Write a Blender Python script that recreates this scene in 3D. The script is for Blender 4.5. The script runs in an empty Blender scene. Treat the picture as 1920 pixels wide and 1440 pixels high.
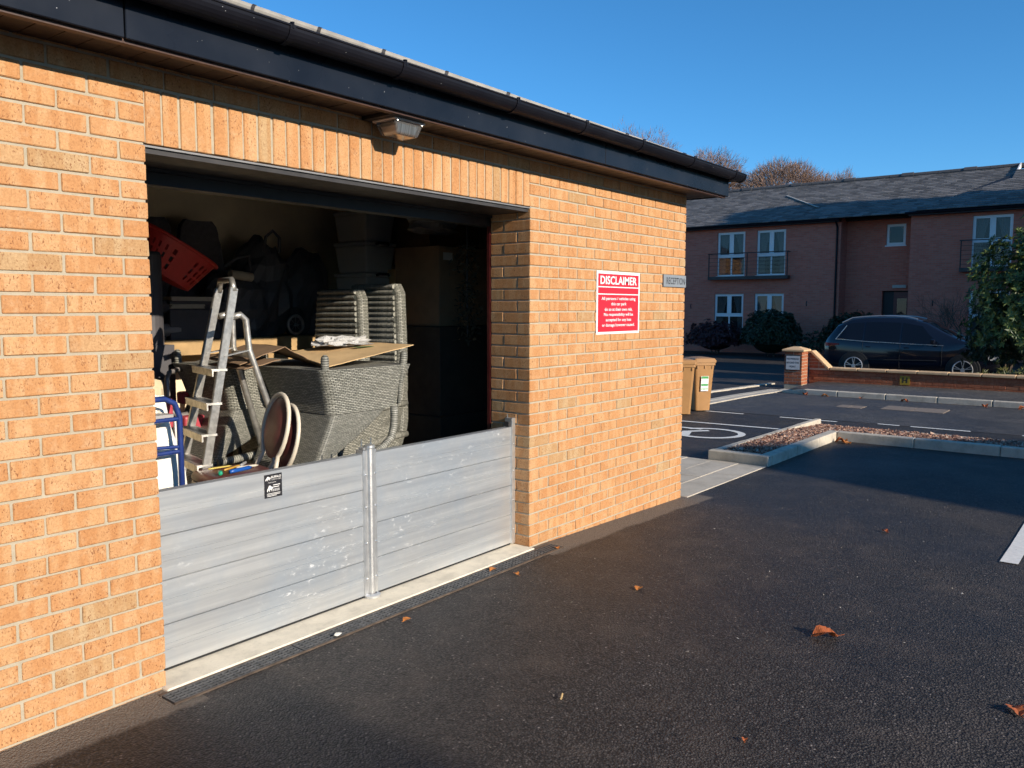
import bpy, bmesh, math, random
from mathutils import Vector, Matrix, noise as mnoise

# ------------------------------------------------------------------ camera, sky, sun, exposure
SC = bpy.context.scene
COL = SC.collection
W = 2.569            # width of the garage opening (x = 0 .. W)
XF = W + 2.24        # far corner of the front wall
LZ = 2.255           # underside of the soldier course
S_TO_SUN = Vector((-0.095, -1.0, 0.365)).normalized()

cam_d = bpy.data.cameras.new('camera'); cam = bpy.data.objects.new('camera', cam_d); COL.objects.link(cam)
cam_d.sensor_width = 36.0; cam_d.lens = 1536.56 / 1920 * 36.0; cam_d.clip_start = 0.05; cam_d.clip_end = 1500
yaw, pitch, roll = 0.908882, -0.092276, 0.000827
fw = Vector((math.sin(yaw) * math.cos(pitch), math.cos(yaw) * math.cos(pitch), math.sin(pitch)))
rt = Vector((math.cos(yaw), -math.sin(yaw), 0)); up = rt.cross(fw)
r2 = rt * math.cos(roll) + up * math.sin(roll); u2 = up * math.cos(roll) - rt * math.sin(roll)
mw = Matrix((r2, u2, -fw)).transposed().to_4x4(); mw.translation = Vector((-1.7368, -3.2071, 1.6045))
cam.matrix_world = mw
SC.camera = cam

world = bpy.data.worlds.new('World'); SC.world = world; world.use_nodes = True
wn = world.node_tree.nodes; wl = world.node_tree.links
bg = wn['Background']; sky = wn.new('ShaderNodeTexSky'); sky.sky_type = 'NISHITA'; sky.sun_disc = False
sky.sun_elevation = math.asin(S_TO_SUN.z); sky.sun_rotation = math.atan2(S_TO_SUN.x, S_TO_SUN.y)
sky.altitude = 0; sky.air_density = 0.9; sky.dust_density = 0.0; sky.ozone_density = 8.0
hs = wn.new('ShaderNodeHueSaturation'); hs.inputs['Hue'].default_value = 0.491; hs.inputs['Value'].default_value = 0.97; hs.inputs['Saturation'].default_value = 1.06; wl.new(sky.outputs[0], hs.inputs['Color'])
wl.new(hs.outputs[0], bg.inputs[0]); bg.inputs[1].default_value = 0.12

sun_d = bpy.data.lights.new('sun', 'SUN'); sun_d.energy = 4.2; sun_d.angle = math.radians(0.5); sun_d.color = (1.0, 0.90, 0.76)
sun = bpy.data.objects.new('sun', sun_d); COL.objects.link(sun)
sun.rotation_euler = S_TO_SUN.to_track_quat('Z', 'Y').to_euler(); sun.location = (0, -20, 20)

SC.view_settings.view_transform = 'Standard'; SC.view_settings.look = 'None'
SC.view_settings.exposure = 0.6; SC.view_settings.gamma = 1.0; SC.view_settings.use_curve_mapping = False
SC.cycles.max_bounces = 12; SC.cycles.diffuse_bounces = 9; SC.cycles.glossy_bounces = 4; SC.cycles.transmission_bounces = 6
SC.cycles.transparent_max_bounces = 12; SC.cycles.caustics_reflective = True; SC.cycles.caustics_refractive = False
SC.cycles.sample_clamp_indirect = 10.0; SC.cycles.use_denoising = True; SC.cycles.use_light_tree = False

# ------------------------------------------------------------------ helpers
def gz(x):
    xs = (-200, 2.7, 4.85, 9, 14, 18, 22, 400); zs = (0, 0, -.065, -.1, -.15, -.24, -.3, -.3)
    for i in range(7):
        if x <= xs[i + 1]:
            t = (x - xs[i]) / (xs[i + 1] - xs[i]); return zs[i] + t * (zs[i + 1] - zs[i])
    return -.3

def V(*a): return Vector(a)

class MB:
    def __init__(s): s.v = []; s.f = []; s.m = []; s.uv = {}; s.a = []
    def add(s, pts, faces, mi=0, uvs=None, a=0.0):
        o = len(s.v); s.v += [tuple(p) for p in pts]
        for k, f in enumerate(faces):
            if uvs is not None: s.uv[len(s.f)] = [uvs[i] for i in f]
            s.f.append(tuple(i + o for i in f)); s.m.append(mi); s.a.append(a)
        return s
    def box(s, x0, x1, y0, y1, z0, z1, mi=0, a=0.0):
        return s.add([(x0, y0, z0), (x1, y0, z0), (x1, y1, z0), (x0, y1, z0), (x0, y0, z1), (x1, y0, z1), (x1, y1, z1), (x0, y1, z1)],
                     [(0, 3, 2, 1), (4, 5, 6, 7), (0, 1, 5, 4), (1, 2, 6, 5), (2, 3, 7, 6), (3, 0, 4, 7)], mi, None, a)
    def obox(s, c, ax, ay, az, mi=0, a=0.0):
        c = Vector(c); ax = Vector(ax); ay = Vector(ay); az = Vector(az)
        p = [c + ax * i + ay * j + az * k for k in (-1, 1) for j in (-1, 1) for i in (-1, 1)]
        return s.add(p, [(0, 2, 3, 1), (4, 5, 7, 6), (0, 1, 5, 4), (1, 3, 7, 5), (3, 2, 6, 7), (2, 0, 4, 6)], mi, None, a)
    def bar(s, p0, p1, w, h, up=(0, 0, 1), mi=0):
        p0 = Vector(p0); p1 = Vector(p1); d = (p1 - p0); l = d.length; d /= l
        side = d.cross(Vector(up)); side.normalize(); u = side.cross(d)
        return s.obox((p0 + p1) / 2, d * l / 2, side * w / 2, u * h / 2, mi)
    def tube(s, path, r, n=8, cap=True, mi=0, closed=False, squash=1.0):
        path = [Vector(p) for p in path]; m = len(path); rs = r if isinstance(r, (list, tuple)) else [r] * m
        t0 = (path[1] - path[0]).normalized()
        ref = Vector((0, 0, 1)) if abs(t0.z) < .9 else Vector((1, 0, 0))
        nrm = (ref - t0 * ref.dot(t0)).normalized(); rings = []; pts = []; uvs = []; dist = 0
        for i, p in enumerate(path):
            if closed: t = (path[(i + 1) % m] - path[i - 1]).normalized()
            elif i == 0: t = t0
            elif i == m - 1: t = (path[-1] - path[-2]).normalized()
            else: t = (path[i + 1] - path[i - 1]).normalized()
            nrm = (nrm - t * nrm.dot(t)); nrm.normalize(); b = t.cross(nrm)
            if i: dist += (p - path[i - 1]).length
            for k in range(n):
                a = 2 * math.pi * k / n
                pts.append(p + (nrm * math.cos(a) + b * math.sin(a) * squash) * rs[i]); uvs.append((dist, k / n * 2 * math.pi * rs[i]))
        fs = []
        for i in range(m if closed else m - 1):
            j = (i + 1) % m
            for k in range(n): fs.append((i * n + k, i * n + (k + 1) % n, j * n + (k + 1) % n, j * n + k))
        if cap and not closed:
            fs.append(tuple(range(n - 1, -1, -1))); fs.append(tuple((m - 1) * n + k for k in range(n)))
        return s.add(pts, fs, mi, uvs)
    def lathe(s, prof, n=16, c=(0, 0, 0), ax=(0, 0, 1), mi=0):
        c = Vector(c); ax = Vector(ax).normalized()
        ref = Vector((1, 0, 0)) if abs(ax.x) < .9 else Vector((0, 1, 0))
        e1 = (ref - ax * ref.dot(ax)).normalized(); e2 = ax.cross(e1)
        pts = []; fs = []
        for (r, z) in prof:
            for k in range(n):
                a = 2 * math.pi * k / n; pts.append(c + ax * z + (e1 * math.cos(a) + e2 * math.sin(a)) * max(r, 1e-5))
        for i in range(len(prof) - 1):
            for k in range(n): fs.append((i * n + k, i * n + (k + 1) % n, (i + 1) * n + (k + 1) % n, (i + 1) * n + k))
        return s.add(pts, fs, mi)
    def prism(s, poly, fn, d0, d1, mi=0, a=0.0):
        n = len(poly); pts = [fn(p[0], p[1], d0) for p in poly] + [fn(p[0], p[1], d1) for p in poly]
        fs = [tuple(range(n - 1, -1, -1)), tuple(range(n, 2 * n))] + [(i, (i + 1) % n, n + (i + 1) % n, n + i) for i in range(n)]
        return s.add(pts, fs, mi, None, a)
    def grid(s, fn, nu, nv, mi=0, lu=1.0, lv=1.0, closed_u=False):
        pts = []; uvs = []
        for j in range(nv + 1):
            for i in range(nu + 1):
                pts.append(fn(i / nu, j / nv)); uvs.append((i / nu * lu, j / nv * lv))
        fs = [(j * (nu + 1) + i, j * (nu + 1) + i + 1, (j + 1) * (nu + 1) + i + 1, (j + 1) * (nu + 1) + i) for j in range(nv) for i in range(nu)]
        return s.add(pts, fs, mi, uvs)
    def mesh(s, name, smooth=False, bevel=0, seg=1, recalc=True):
        me = bpy.data.meshes.new(name); me.from_pydata(s.v, [], s.f); me.update()
        if any(s.m): me.polygons.foreach_set('material_index', s.m)
        if any(s.a):
            at = me.attributes.new('rnd', 'FLOAT', 'FACE'); at.data.foreach_set('value', s.a)
        if s.uv:
            uvl = me.uv_layers.new(name='UVMap')
            for p in me.polygons:
                u = s.uv.get(p.index)
                if u:
                    for li, q in zip(p.loop_indices, u): uvl.data[li].uv = q
        if recalc or bevel:
            bm = bmesh.new(); bm.from_mesh(me)
            if recalc: bmesh.ops.recalc_face_normals(bm, faces=bm.faces)
            if bevel:
                ed = [e for e in bm.edges if len(e.link_faces) == 2 and e.calc_face_angle(0) > 0.5]
                bmesh.ops.bevel(bm, geom=ed, offset=bevel, segments=seg, profile=.5, affect='EDGES', clamp_overlap=True)
            bm.to_mesh(me); bm.free()
        if smooth: me.polygons.foreach_set('use_smooth', [True] * len(me.polygons))
        return me
    def build(s, name, mat, parent=None, smooth=False, bevel=0, seg=1, recalc=True):
        me = s.mesh(name, smooth, bevel, seg, recalc)
        for m in (mat if isinstance(mat, (list, tuple)) else [mat]): me.materials.append(m)
        return put(name, me, parent)

def put(name, me, parent=None):
    o = bpy.data.objects.new(name, me); COL.objects.link(o)
    if parent is not None: attach(o, parent)
    return o
def attach(o, parent):
    o.parent = parent
    if parent.parent is None and parent.type == 'EMPTY': o.matrix_parent_inverse = Matrix.Translation(-Vector(parent.get('base', (0, 0, 0))))
def thing(name, label, cat, loc=(0, 0, 0), group=None):
    o = bpy.data.objects.new(name, None); COL.objects.link(o); o.location = loc; o['base'] = [float(c) for c in loc]
    o.empty_display_size = .1; return tag(o, label, cat, group)
def tag(o, label, cat, group=None):
    o['label'] = label; o['category'] = cat
    if group: o['group'] = group
    return o
def kind(o, k): o['kind'] = k; return o
def copy_tree(o, parent=None):
    c = o.copy(); COL.objects.link(c)
    if parent is not None: c.parent = parent
    for ch in [q for q in bpy.data.objects if q.parent == o]: copy_tree(ch, c)
    return c
def place(root, loc, rotz=0, flip=False):
    root.location = loc
    root.rotation_euler = (math.pi if flip else 0, 0, rotz)
    return root

# ------------------------------------------------------------------ material helpers
class NT:
    def __init__(s, name):
        s.mat = bpy.data.materials.new(name); s.mat.use_nodes = True; s.t = s.mat.node_tree; s.n = s.t.nodes; s.l = s.t.links
        s.p = s.n['Principled BSDF']
    def node(s, t, **kw):
        n = s.n.new(t)
        for k, v in kw.items():
            setattr(n, k, v)
        return n
    def link(s, a, b): s.l.new(a, b)
    def val(s, sock, x):
        if hasattr(x, 'node'): s.l.new(x, sock)
        else: sock.default_value = x
    def coord(s, w='Object'): return s.node('ShaderNodeTexCoord').outputs[w]
    def mapping(s, vec, scale=(1, 1, 1), loc=(0, 0, 0), rot=(0, 0, 0)):
        m = s.node('ShaderNodeMapping'); s.link(vec, m.inputs[0]); s.val(m.inputs['Scale'], scale); s.val(m.inputs['Location'], loc); s.val(m.inputs['Rotation'], rot); return m.outputs[0]
    def noise(s, vec, scale=5, detail=4, rough=.5, dist=0):
        n = s.node('ShaderNodeTexNoise'); s.link(vec, n.inputs['Vector']); n.inputs['Scale'].default_value = scale; n.inputs['Detail'].default_value = detail
        n.inputs['Roughness'].default_value = rough; n.inputs['Distortion'].default_value = dist; return n.outputs['Fac']
    def voro(s, vec, scale=5, feature='F1', out='Distance', rnd=1.0):
        n = s.node('ShaderNodeTexVoronoi', feature=feature); s.link(vec, n.inputs['Vector']); n.inputs['Scale'].default_value = scale
        n.inputs['Randomness'].default_value = rnd; return n.outputs[out]
    def ramp(s, fac, stops, interp='LINEAR'):
        r = s.node('ShaderNodeValToRGB'); r.color_ramp.interpolation = interp; e = r.color_ramp.elements
        while len(e) > len(stops): e.remove(e[-1])
        while len(e) < len(stops): e.new(.5)
        for q, (p, c) in zip(e, stops):
            q.position = p; q.color = (c, c, c, 1) if isinstance(c, (int, float)) else (*c, 1)
        s.link(fac, r.inputs[0]); return r.outputs[0]
    def mix(s, fac, a, b, mode='MIX'):
        m = s.node('ShaderNodeMix', data_type='RGBA', blend_type=mode); s.val(m.inputs[0], fac)
        for k, x in ((6, a), (7, b)):
            if hasattr(x, 'node'): s.link(x, m.inputs[k])
            else: m.inputs[k].default_value = (*x, 1) if len(x) == 3 else x
        return m.outputs[2]
    def math(s, op, a, b=0.0, c=0.0):
        m = s.node('ShaderNodeMath', operation=op); s.val(m.inputs[0], a); s.val(m.inputs[1], b)
        s.val(m.inputs[2], c); return m.outputs[0]
    def vmath(s, op, a, b):
        m = s.node('ShaderNodeVectorMath', operation=op); s.val(m.inputs[0], a); s.val(m.inputs[1], b); return m.outputs[0]
    def sep(s, v): n = s.node('ShaderNodeSeparateXYZ'); s.link(v, n.inputs[0]); return n.outputs
    def comb(s, x, y, z):
        n = s.node('ShaderNodeCombineXYZ')
        for i, q in enumerate((x, y, z)): s.val(n.inputs[i], q)
        return n.outputs[0]
    def bump(s, h, strength=.5, dist=.01, normal=None):
        b = s.node('ShaderNodeBump'); s.link(h, b.inputs['Height']); b.inputs['Strength'].default_value = strength; b.inputs['Distance'].default_value = dist
        if normal is not None: s.link(normal, b.inputs['Normal'])
        return b.outputs[0]
    def out(s, color=None, rough=None, metal=None, normal=None, **kw):
        p = s.p
        if color is not None:
            if hasattr(color, 'node'): s.link(color, p.inputs['Base Color'])
            else: p.inputs['Base Color'].default_value = (*color, 1)
        if rough is not None: s.val(p.inputs['Roughness'], rough)
        if metal is not None: s.val(p.inputs['Metallic'], metal)
        if normal is not None: s.link(normal, p.inputs['Normal'])
        for k, v in kw.items():
            k = k.replace('_', ' ')
            if k in p.inputs: s.val(p.inputs[k], v)
        return s.mat

def plain(name, col, rough=.6, metal=0.0, var=.12, vs=8.0, bump=0.0, bs=60.0, bd=.004, **kw):
    n = NT(name); c = n.coord(); f = n.noise(c, vs, 5, .6)
    lo = tuple(x * (1 - var) for x in col); hi = tuple(min(1, x * (1 + var)) for x in col)
    cc = n.ramp(f, [(.3, lo), (.7, hi)])
    rr = n.math('ADD', n.math('MULTIPLY', n.noise(c, vs * 2.3, 3, .6), .24), rough - .12)
    nm = n.bump(n.noise(c, bs, 4, .6), bump, bd) if bump else None
    return n.out(cc, rr, metal, nm, **kw)

def brick_mat(name, ramp, single=True, dark=(.20, .075, .03), bandamt=.32):
    n = NT(name); c = n.coord()
    if single: r = n.node('ShaderNodeObjectInfo').outputs['Random']
    else:
        a = n.node('ShaderNodeAttribute'); a.attribute_name = 'rnd'; r = a.outputs['Fac']
    off = n.vmath('ADD', c, n.comb(n.math('MULTIPLY', r, 37.0), n.math('MULTIPLY', r, 61.0), n.math('MULTIPLY', r, 23.0)))
    base = n.ramp(r, ramp)
    xyz = n.sep(off)
    # kiln bands across the brick
    bnd = n.noise(n.comb(n.math('MULTIPLY', n.math('ADD', xyz[0], xyz[1]), 1.0), n.math('MULTIPLY', xyz[2], .10), n.math('MULTIPLY', r, 19.0)), 13, 1, .4)
    col = n.mix(n.ramp(bnd, [(.40, 0.0), (.455, 1.0), (.56, 1.0), (.62, .15)]), base, n.mix(1.0, base, (.92, .82, .73), 'MULTIPLY'))
    light = n.noise(off, 26, 4, .6)
    col = n.mix(n.ramp(light, [(.52, 0.0), (.75, bandamt)]), col, (.62, .46, .29))
    fine = n.noise(off, 120, 3, .7)
    col = n.mix(1.0, col, n.ramp(fine, [(.32, (.84, .80, .76)), (.68, (1.10, 1.10, 1.08))]), 'MULTIPLY')
    # short dark dragged specks
    sp = n.noise(n.mapping(off, (190, 190, 95), rot=(0, .5, 0)), 1.0, 2, .5, .6)
    spk = n.math('MULTIPLY', n.ramp(sp, [(.60, 0.0), (.66, 1.0)]), n.ramp(n.noise(off, 11, 1), [(.35, .2), (.6, .9)]))
    col = n.mix(spk, col, dark)
    h = n.math('ADD', n.math('MULTIPLY', n.noise(off, 70, 4, .75), .9), n.math('MULTIPLY', sp, -.5))
    return n.out(col, .82, 0, n.bump(h, .6, .0025), Specular_IOR_Level=.25)
RAMP_BUFF = [(0, (0.521, 0.286, 0.132)), (0.25, (0.553, 0.316, 0.152)), (0.5, (0.512, 0.272, 0.123)), (0.72, (0.558, 0.326, 0.163)), (0.94, (0.525, 0.284, 0.13)), (0.955, (0.465, 0.305, 0.16)), (1, (0.474, 0.319, 0.171))]
M = {}
M['brick'] = brick_mat('buff_brick', RAMP_BUFF, True)
M['brick_stuff'] = brick_mat('buff_brick_joined', RAMP_BUFF, False)
RAMP_RED = [(0, (.33, .11, .055)), (.5, (.38, .135, .07)), (.85, (.30, .095, .05)), (1, (.36, .16, .09))]
M['brick_red'] = brick_mat('red_brick', RAMP_RED, True, (.10, .04, .03), .25)

def mortar(name, col):
    n = NT(name); c = n.coord(); f = n.noise(c, 35, 5, .7); g = n.noise(c, 3, 3)
    cc = n.mix(n.ramp(g, [(.35, 0.0), (.7, .5)]), n.ramp(f, [(.3, tuple(x * .8 for x in col)), (.7, col)]), tuple(x * .72 for x in col))
    return n.out(cc, .92, 0, n.bump(n.noise(c, 260, 3, .7), .7, .003), Specular_IOR_Level=.2)
M['mortar'] = mortar('lime_mortar', (.49, .425, .315))

# asphalt: coarse dark stones, worn tops, dust along the wall foot, damp patches
def asphalt(name, base, scale=105, dust_wall=False, bumpd=.009, grey=.0):
    n = NT(name); c = n.coord('Object')
    vn = n.node('ShaderNodeTexVoronoi'); n.link(c, vn.inputs['Vector']); vn.inputs['Scale'].default_value = scale
    vd = vn.outputs['Distance']; vc = vn.outputs['Color']
    big = n.noise(c, .55, 3, .55); mid = n.noise(c, 3.2, 3, .6)
    stone = n.sep(vc)[0]
    col = n.ramp(stone, [(0, tuple(x * .55 for x in base)), (.55, base), (.93, tuple(x * 1.55 for x in base)), (.985, tuple(min(1, x * 1.7) for x in base)), (1, tuple(min(1, x * 4.5) for x in base))])
    gap = n.ramp(vd, [(.25, 1.0), (.62, .35)])
    col = n.mix(1.0, col, gap, 'MULTIPLY')
    col = n.mix(n.ramp(big, [(.40, 0.0), (.62, .6)]), col, n.mix(1.0, col, (.60, .58, .58), 'MULTIPLY'))
    col = n.mix(n.ramp(mid, [(.50, 0.0), (.75, .32)]), col, (base[0] * 1.5, base[1] * 1.35, base[2] * 1.2))
    rough = n.math('SUBTRACT', .66, n.math('MULTIPLY', n.ramp(big, [(.42, 0.0), (.62, 1.0)]), .16))
    if dust_wall:
        s = n.sep(c); d = n.math('MULTIPLY', s[1], -1.0)
        jag = n.math('ADD', n.math('MULTIPLY', n.noise(c, 2.2, 3), .13), n.math('MULTIPLY', n.noise(c, 26, 3, .7), .05))
        edge = n.math('SUBTRACT', n.math('ADD', jag, .135), d)
        out1 = n.math('LESS_THAN', s[0], XF + .2)
        inl = n.math('MAXIMUM', n.math('LESS_THAN', s[0], 0.06), n.math('GREATER_THAN', s[0], W - .02))
        m = n.math('MULTIPLY', n.math('MULTIPLY', n.ramp(edge, [(.0, 0.0), (.03, .85)]), out1), inl)
        col = n.mix(m, col, n.mix(n.ramp(stone, [(0, .15), (1, .6)]), (.15, .125, .10), (.25, .215, .17)))
        rough = n.math('ADD', rough, n.math('MULTIPLY', m, .15))
    h = n.math('ADD', n.math('SUBTRACT', 1.0, vd), n.math('MULTIPLY', stone, .55))
    return n.out(col, rough, 0, n.bump(h, 1.0, bumpd), Specular_IOR_Level=.30)
M['asphalt'] = asphalt('fresh_asphalt', (.082, .071, .063), 105, True, .0055)
M['asphalt_old'] = asphalt('old_asphalt', (.12, .112, .106), 80, False, .003)
M['asphalt_path'] = asphalt('path_asphalt', (.15, .138, .125), 90, False, .003)

def concrete(name, col, var=.25, sc=6):
    n = NT(name); c = n.coord(); f = n.noise(c, sc, 6, .65); g = n.noise(c, sc * 9, 4, .7)
    cc = n.ramp(f, [(.28, tuple(x * (1 - var) for x in col)), (.5, col), (.75, tuple(min(1, x * (1 + var * .6)) for x in col))])
    cc = n.mix(n.ramp(g, [(.55, 0.0), (.8, .45)]), cc, tuple(x * .55 for x in col))
    return n.out(cc, .85, 0, n.bump(n.noise(c, 150, 4, .7), .5, .003), Specular_IOR_Level=.3)
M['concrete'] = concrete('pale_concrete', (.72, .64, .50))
M['kerb'] = concrete('kerb_concrete', (.52, .455, .36), .35, 5)
M['slab'] = concrete('paving_concrete', (.50, .44, .355), .25, 4)
M['paint'] = plain('road_paint', (.72, .70, .64), .7, 0, .12, 30, .3, 120, .002)

def gloss_paint(name, col, rough=.22):
    n = NT(name); c = n.coord(); f = n.noise(c, 3, 4); sp = n.voro(n.mapping(c, (1, 1.7, 1.3), rot=(.4, .3, .7)), 21)
    cc = n.mix(n.ramp(sp, [(.025, 1.0), (.05, 0.0)]), n.ramp(f, [(.3, col), (.7, tuple(x * 1.5 + .004 for x in col))]), (.45, .45, .45))
    cc = n.mix(n.ramp(n.noise(c, 1.3, 2), [(.4, 0.0), (.41, 1.0)]), n.ramp(f, [(.3, col), (.7, tuple(x * 1.5 + .004 for x in col))]), cc)
    return n.out(cc, n.math('ADD', n.math('MULTIPLY', f, .25), rough - .08), 0, n.bump(n.noise(c, 14, 3, .6), .12, .004), Specular_IOR_Level=.2)
M['fascia'] = gloss_paint('black_gloss_paint', (.008, .010, .015), .25)
M['gutter'] = gloss_paint('black_gutter_plastic', (.005, .005, .008), .4)
M['brown_trim'] = plain('brown_trim', (.055, .024, .015), .5, 0, .3, 12, .2, 60)
M['soffit'] = plain('stained_soffit_board', (.020, .010, .008), .55, 0, .35, 9, .2, 60)
M['dark_steel'] = plain('dark_lintel_steel', (.05, .045, .042), .5, .2, .3, 8, .2, 40)
M['black'] = plain('matt_black', (.012, .012, .014), .55)
M['plaster'] = plain('beige_plaster', (.80, .66, .44), .85, 0, .12, 3, .25, 40)
M['ceiling'] = plain('grey_ceiling', (.80, .77, .72), .9, 0, .15, 3)
M['red_frame'] = plain('dark_red_frame', (.07, .008, .008), .4)

def slate(name, col):
    n = NT(name); c = n.coord(); a = n.node('ShaderNodeAttribute'); a.attribute_name = 'rnd'; r = a.outputs['Fac']
    cc = n.ramp(r, [(0, tuple(x * .6 for x in col)), (.5, col), (1, tuple(x * 1.45 for x in col))])
    cc = n.mix(n.ramp(n.noise(c, 2.0, 5, .7), [(.5, 0.0), (.8, .45)]), cc, (.16, .15, .12))
    return n.out(cc, .62, 0, n.bump(n.noise(c, 30, 4, .7), .4, .006), Specular_IOR_Level=.4)
M['slate'] = slate('grey_slate', (.135, .125, .118))

def alu():
    n = NT('brushed_aluminium'); c = n.coord()
    st = n.noise(n.mapping(c, (.35, 1, 9)), 2.6, 4, .6); br = n.noise(n.mapping(c, (2, 1, 260)), 3, 3, .6)
    blot = n.noise(c, 2.6, 5, .65); scf = n.noise(n.mapping(c, (1, 1, 2.2), rot=(0, .7, 0)), 17, 5, .75, 1.2)
    loc = n.ramp(n.noise(c, 2.1, 3), [(.47, 0.0), (.64, 1.0)])
    sc = n.math('MULTIPLY', n.ramp(scf, [(.585, 0.0), (.67, .8)]), loc)
    col = n.ramp(st, [(.30, (.45, .46, .47)), (.5, (.55, .555, .55)), (.70, (.66, .66, .645))])
    col = n.mix(n.ramp(blot, [(.42, 0.0), (.66, .6)]), col, (.40, .45, .50))
    col = n.mix(n.math('MULTIPLY', sc, .75), col, (.80, .79, .76))
    rough = n.math('ADD', n.math('ADD', .40, n.math('MULTIPLY', blot, .16)), n.math('MULTIPLY', sc, .28))
    met = n.math('SUBTRACT', .72, n.math('MULTIPLY', sc, .45))
    return n.out(col, rough, met, n.bump(n.math('ADD', br, n.math('MULTIPLY', sc, .6)), .10, .002))
M['alu'] = alu()
M['alu_clean'] = plain('cast_aluminium', (.66, .66, .65), .38, .8, .12, 14, .1, 80)
M['steel'] = plain('zinc_bolt', (.7, .69, .66), .3, .9, .1, 40)
M['seal'] = plain('black_rubber', (.012, .012, .012), .7)
M['grate'] = plain('drain_steel', (.095, .095, .095), .55, .3, .35, 20)
M['drain_dark'] = plain('drain_channel', (.006, .006, .006), .9)

# ------------------------------------------------------------------ text as flat mesh print
def text_mesh(txt, width=None, height=None, bold=0.0, align='CENTER'):
    cu = bpy.data.curves.new('lettering', 'FONT'); cu.body = txt; cu.align_x = align; cu.align_y = 'CENTER'; cu.size = 1.0; cu.offset = bold; cu.resolution_u = 3
    o = bpy.data.objects.new('lettering', cu); COL.objects.link(o)
    dg = bpy.context.evaluated_depsgraph_get(); me = bpy.data.meshes.new_from_object(o.evaluated_get(dg))
    bpy.data.objects.remove(o); bpy.data.curves.remove(cu)
    xs = [v.co.x for v in me.vertices]; ys = [v.co.y for v in me.vertices]
    w = max(xs) - min(xs); h = max(ys) - min(ys); cx = (max(xs) + min(xs)) / 2; cy = (max(ys) + min(ys)) / 2
    sx = width / w if width else None; sy = height / h if height else None
    if sx is None: sx = sy
    if sy is None: sy = sx
    for v in me.vertices: v.co = Vector(((v.co.x - cx) * sx, (v.co.y - cy) * sy, 0))
    return me
def lettering(txt, mat, parent, org, ex, ey, width=None, height=None, bold=0.0, name='lettering'):
    me = text_mesh(txt, width, height, bold); org = Vector(org); ex = Vector(ex); ey = Vector(ey)
    for v in me.vertices: v.co = org + ex * v.co.x + ey * v.co.y
    me.name = name; me.materials.clear(); me.materials.append(mat)
    return put(name, me, parent)
# ------------------------------------------------------------------ ground
def sheet(name, x0, x1, y0, y1, mat, lift=0.0, xs=None, ny=1):
    cols = sorted(set([x0, x1] + [x for x in (2.7, 4.85, 9, 14, 18, 22) if x0 < x < x1] + (xs or [])))
    b = MB()
    for j in range(ny):
        ya = y0 + (y1 - y0) * j / ny; yb = y0 + (y1 - y0) * (j + 1) / ny
        for a, c in zip(cols[:-1], cols[1:]):
            b.add([(a, ya, gz(a) + lift), (c, ya, gz(c) + lift), (c, yb, gz(c) + lift), (a, yb, gz(a) + lift)], [(0, 1, 2, 3)])
    return kind(b.build(name, mat, recalc=False), 'structure')
gb = MB(); gxs = [-150, -.06, W + .16, 2.75, 4.85, 9, 14, 18, 22, 400]; gys = [-200, -.172, -.047, 300]
for ia in range(len(gxs) - 1):
    for ja in range(3):
        if ia == 1 and ja == 1: continue          # the drain lies in this gap
        xa, xb, ya, yb = gxs[ia], gxs[ia + 1], gys[ja], gys[ja + 1]
        gb.add([(xa, ya, gz(xa)), (xb, ya, gz(xb)), (xb, yb, gz(xb)), (xa, yb, gz(xa))], [(0, 1, 2, 3)])
ground = kind(gb.build('ground', M['asphalt'], recalc=False), 'structure')
road = sheet('road', 11.25, 15.35, -60, 3.02, M['asphalt_old'], .004)

# ------------------------------------------------------------------ the brick garage
RB = random.Random(7)
garage = thing('brick_garage', 'low buff brick garage with open doorway, black gutter and hipped roof', 'garage', (W / 2, 0, 0))
def brick_mesh(lx, ly, lz, seed, ch=.0035):
    """brick centred at origin, slightly uneven arrises on every edge"""
    r = random.Random(seed); b = MB(); hx, hy, hz = lx / 2, ly / 2, lz / 2
    b.box(-hx, hx, -hy, hy, -hz, hz); me = b.mesh('brick', bevel=ch)
    for v in me.vertices: v.co += Vector((r.uniform(-1, 1), r.uniform(-1, 1), r.uniform(-1, 1))) * .0011
    me.materials.append(M['brick']); return me
BV = {}
def brick_var(lx, ly, lz):
    k = (round(lx, 4), round(ly, 4), round(lz, 4))
    if k not in BV: BV[k] = [brick_mesh(*k, seed=i * 17 + len(BV) * 101) for i in range(5)]
    return RB.choice(BV[k])
stuff_mb = MB(); n_single = [0]
def lay(x0, x1, y0, y1, z0, z1, single):
    dx = RB.uniform(-.0016, .0016); dz = RB.uniform(-.0012, .0012); dy = RB.uniform(-.0016, .0012)
    if single:
        o = put('brick', brick_var(x1 - x0, y1 - y0, z1 - z0), garage); n_single[0] += 1
        o.location = ((x0 + x1) / 2 + dx, (y0 + y1) / 2 + dy, (z0 + z1) / 2 + dz)
        if RB.random() < .5: o.rotation_euler.z = math.pi
    else:
        c = .003
        b = stuff_mb; a = RB.random() * .999 + .001
        x0 += dx; x1 += dx; z0 += dz; z1 += dz; y0 += dy
        p = [(x0, y0 + c, z0), (x1, y0 + c, z0), (x1, y0 + c, z1), (x0, y0 + c, z1), (x0 + c, y0, z0 + c), (x1 - c, y0, z0 + c), (x1 - c, y0, z1 - c), (x0 + c, y0, z1 - c),
             (x0, y1, z0), (x1, y1, z0), (x1, y1, z1), (x0, y1, z1)]
        b.add(p, [(4, 5, 6, 7), (0, 1, 5, 4), (1, 2, 6, 5), (2, 3, 7, 6), (3, 0, 4, 7), (0, 8, 9, 1), (1, 9, 10, 2), (2, 10, 11, 3), (3, 11, 8, 0)], 0, None, a)
DB = .1025
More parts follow.
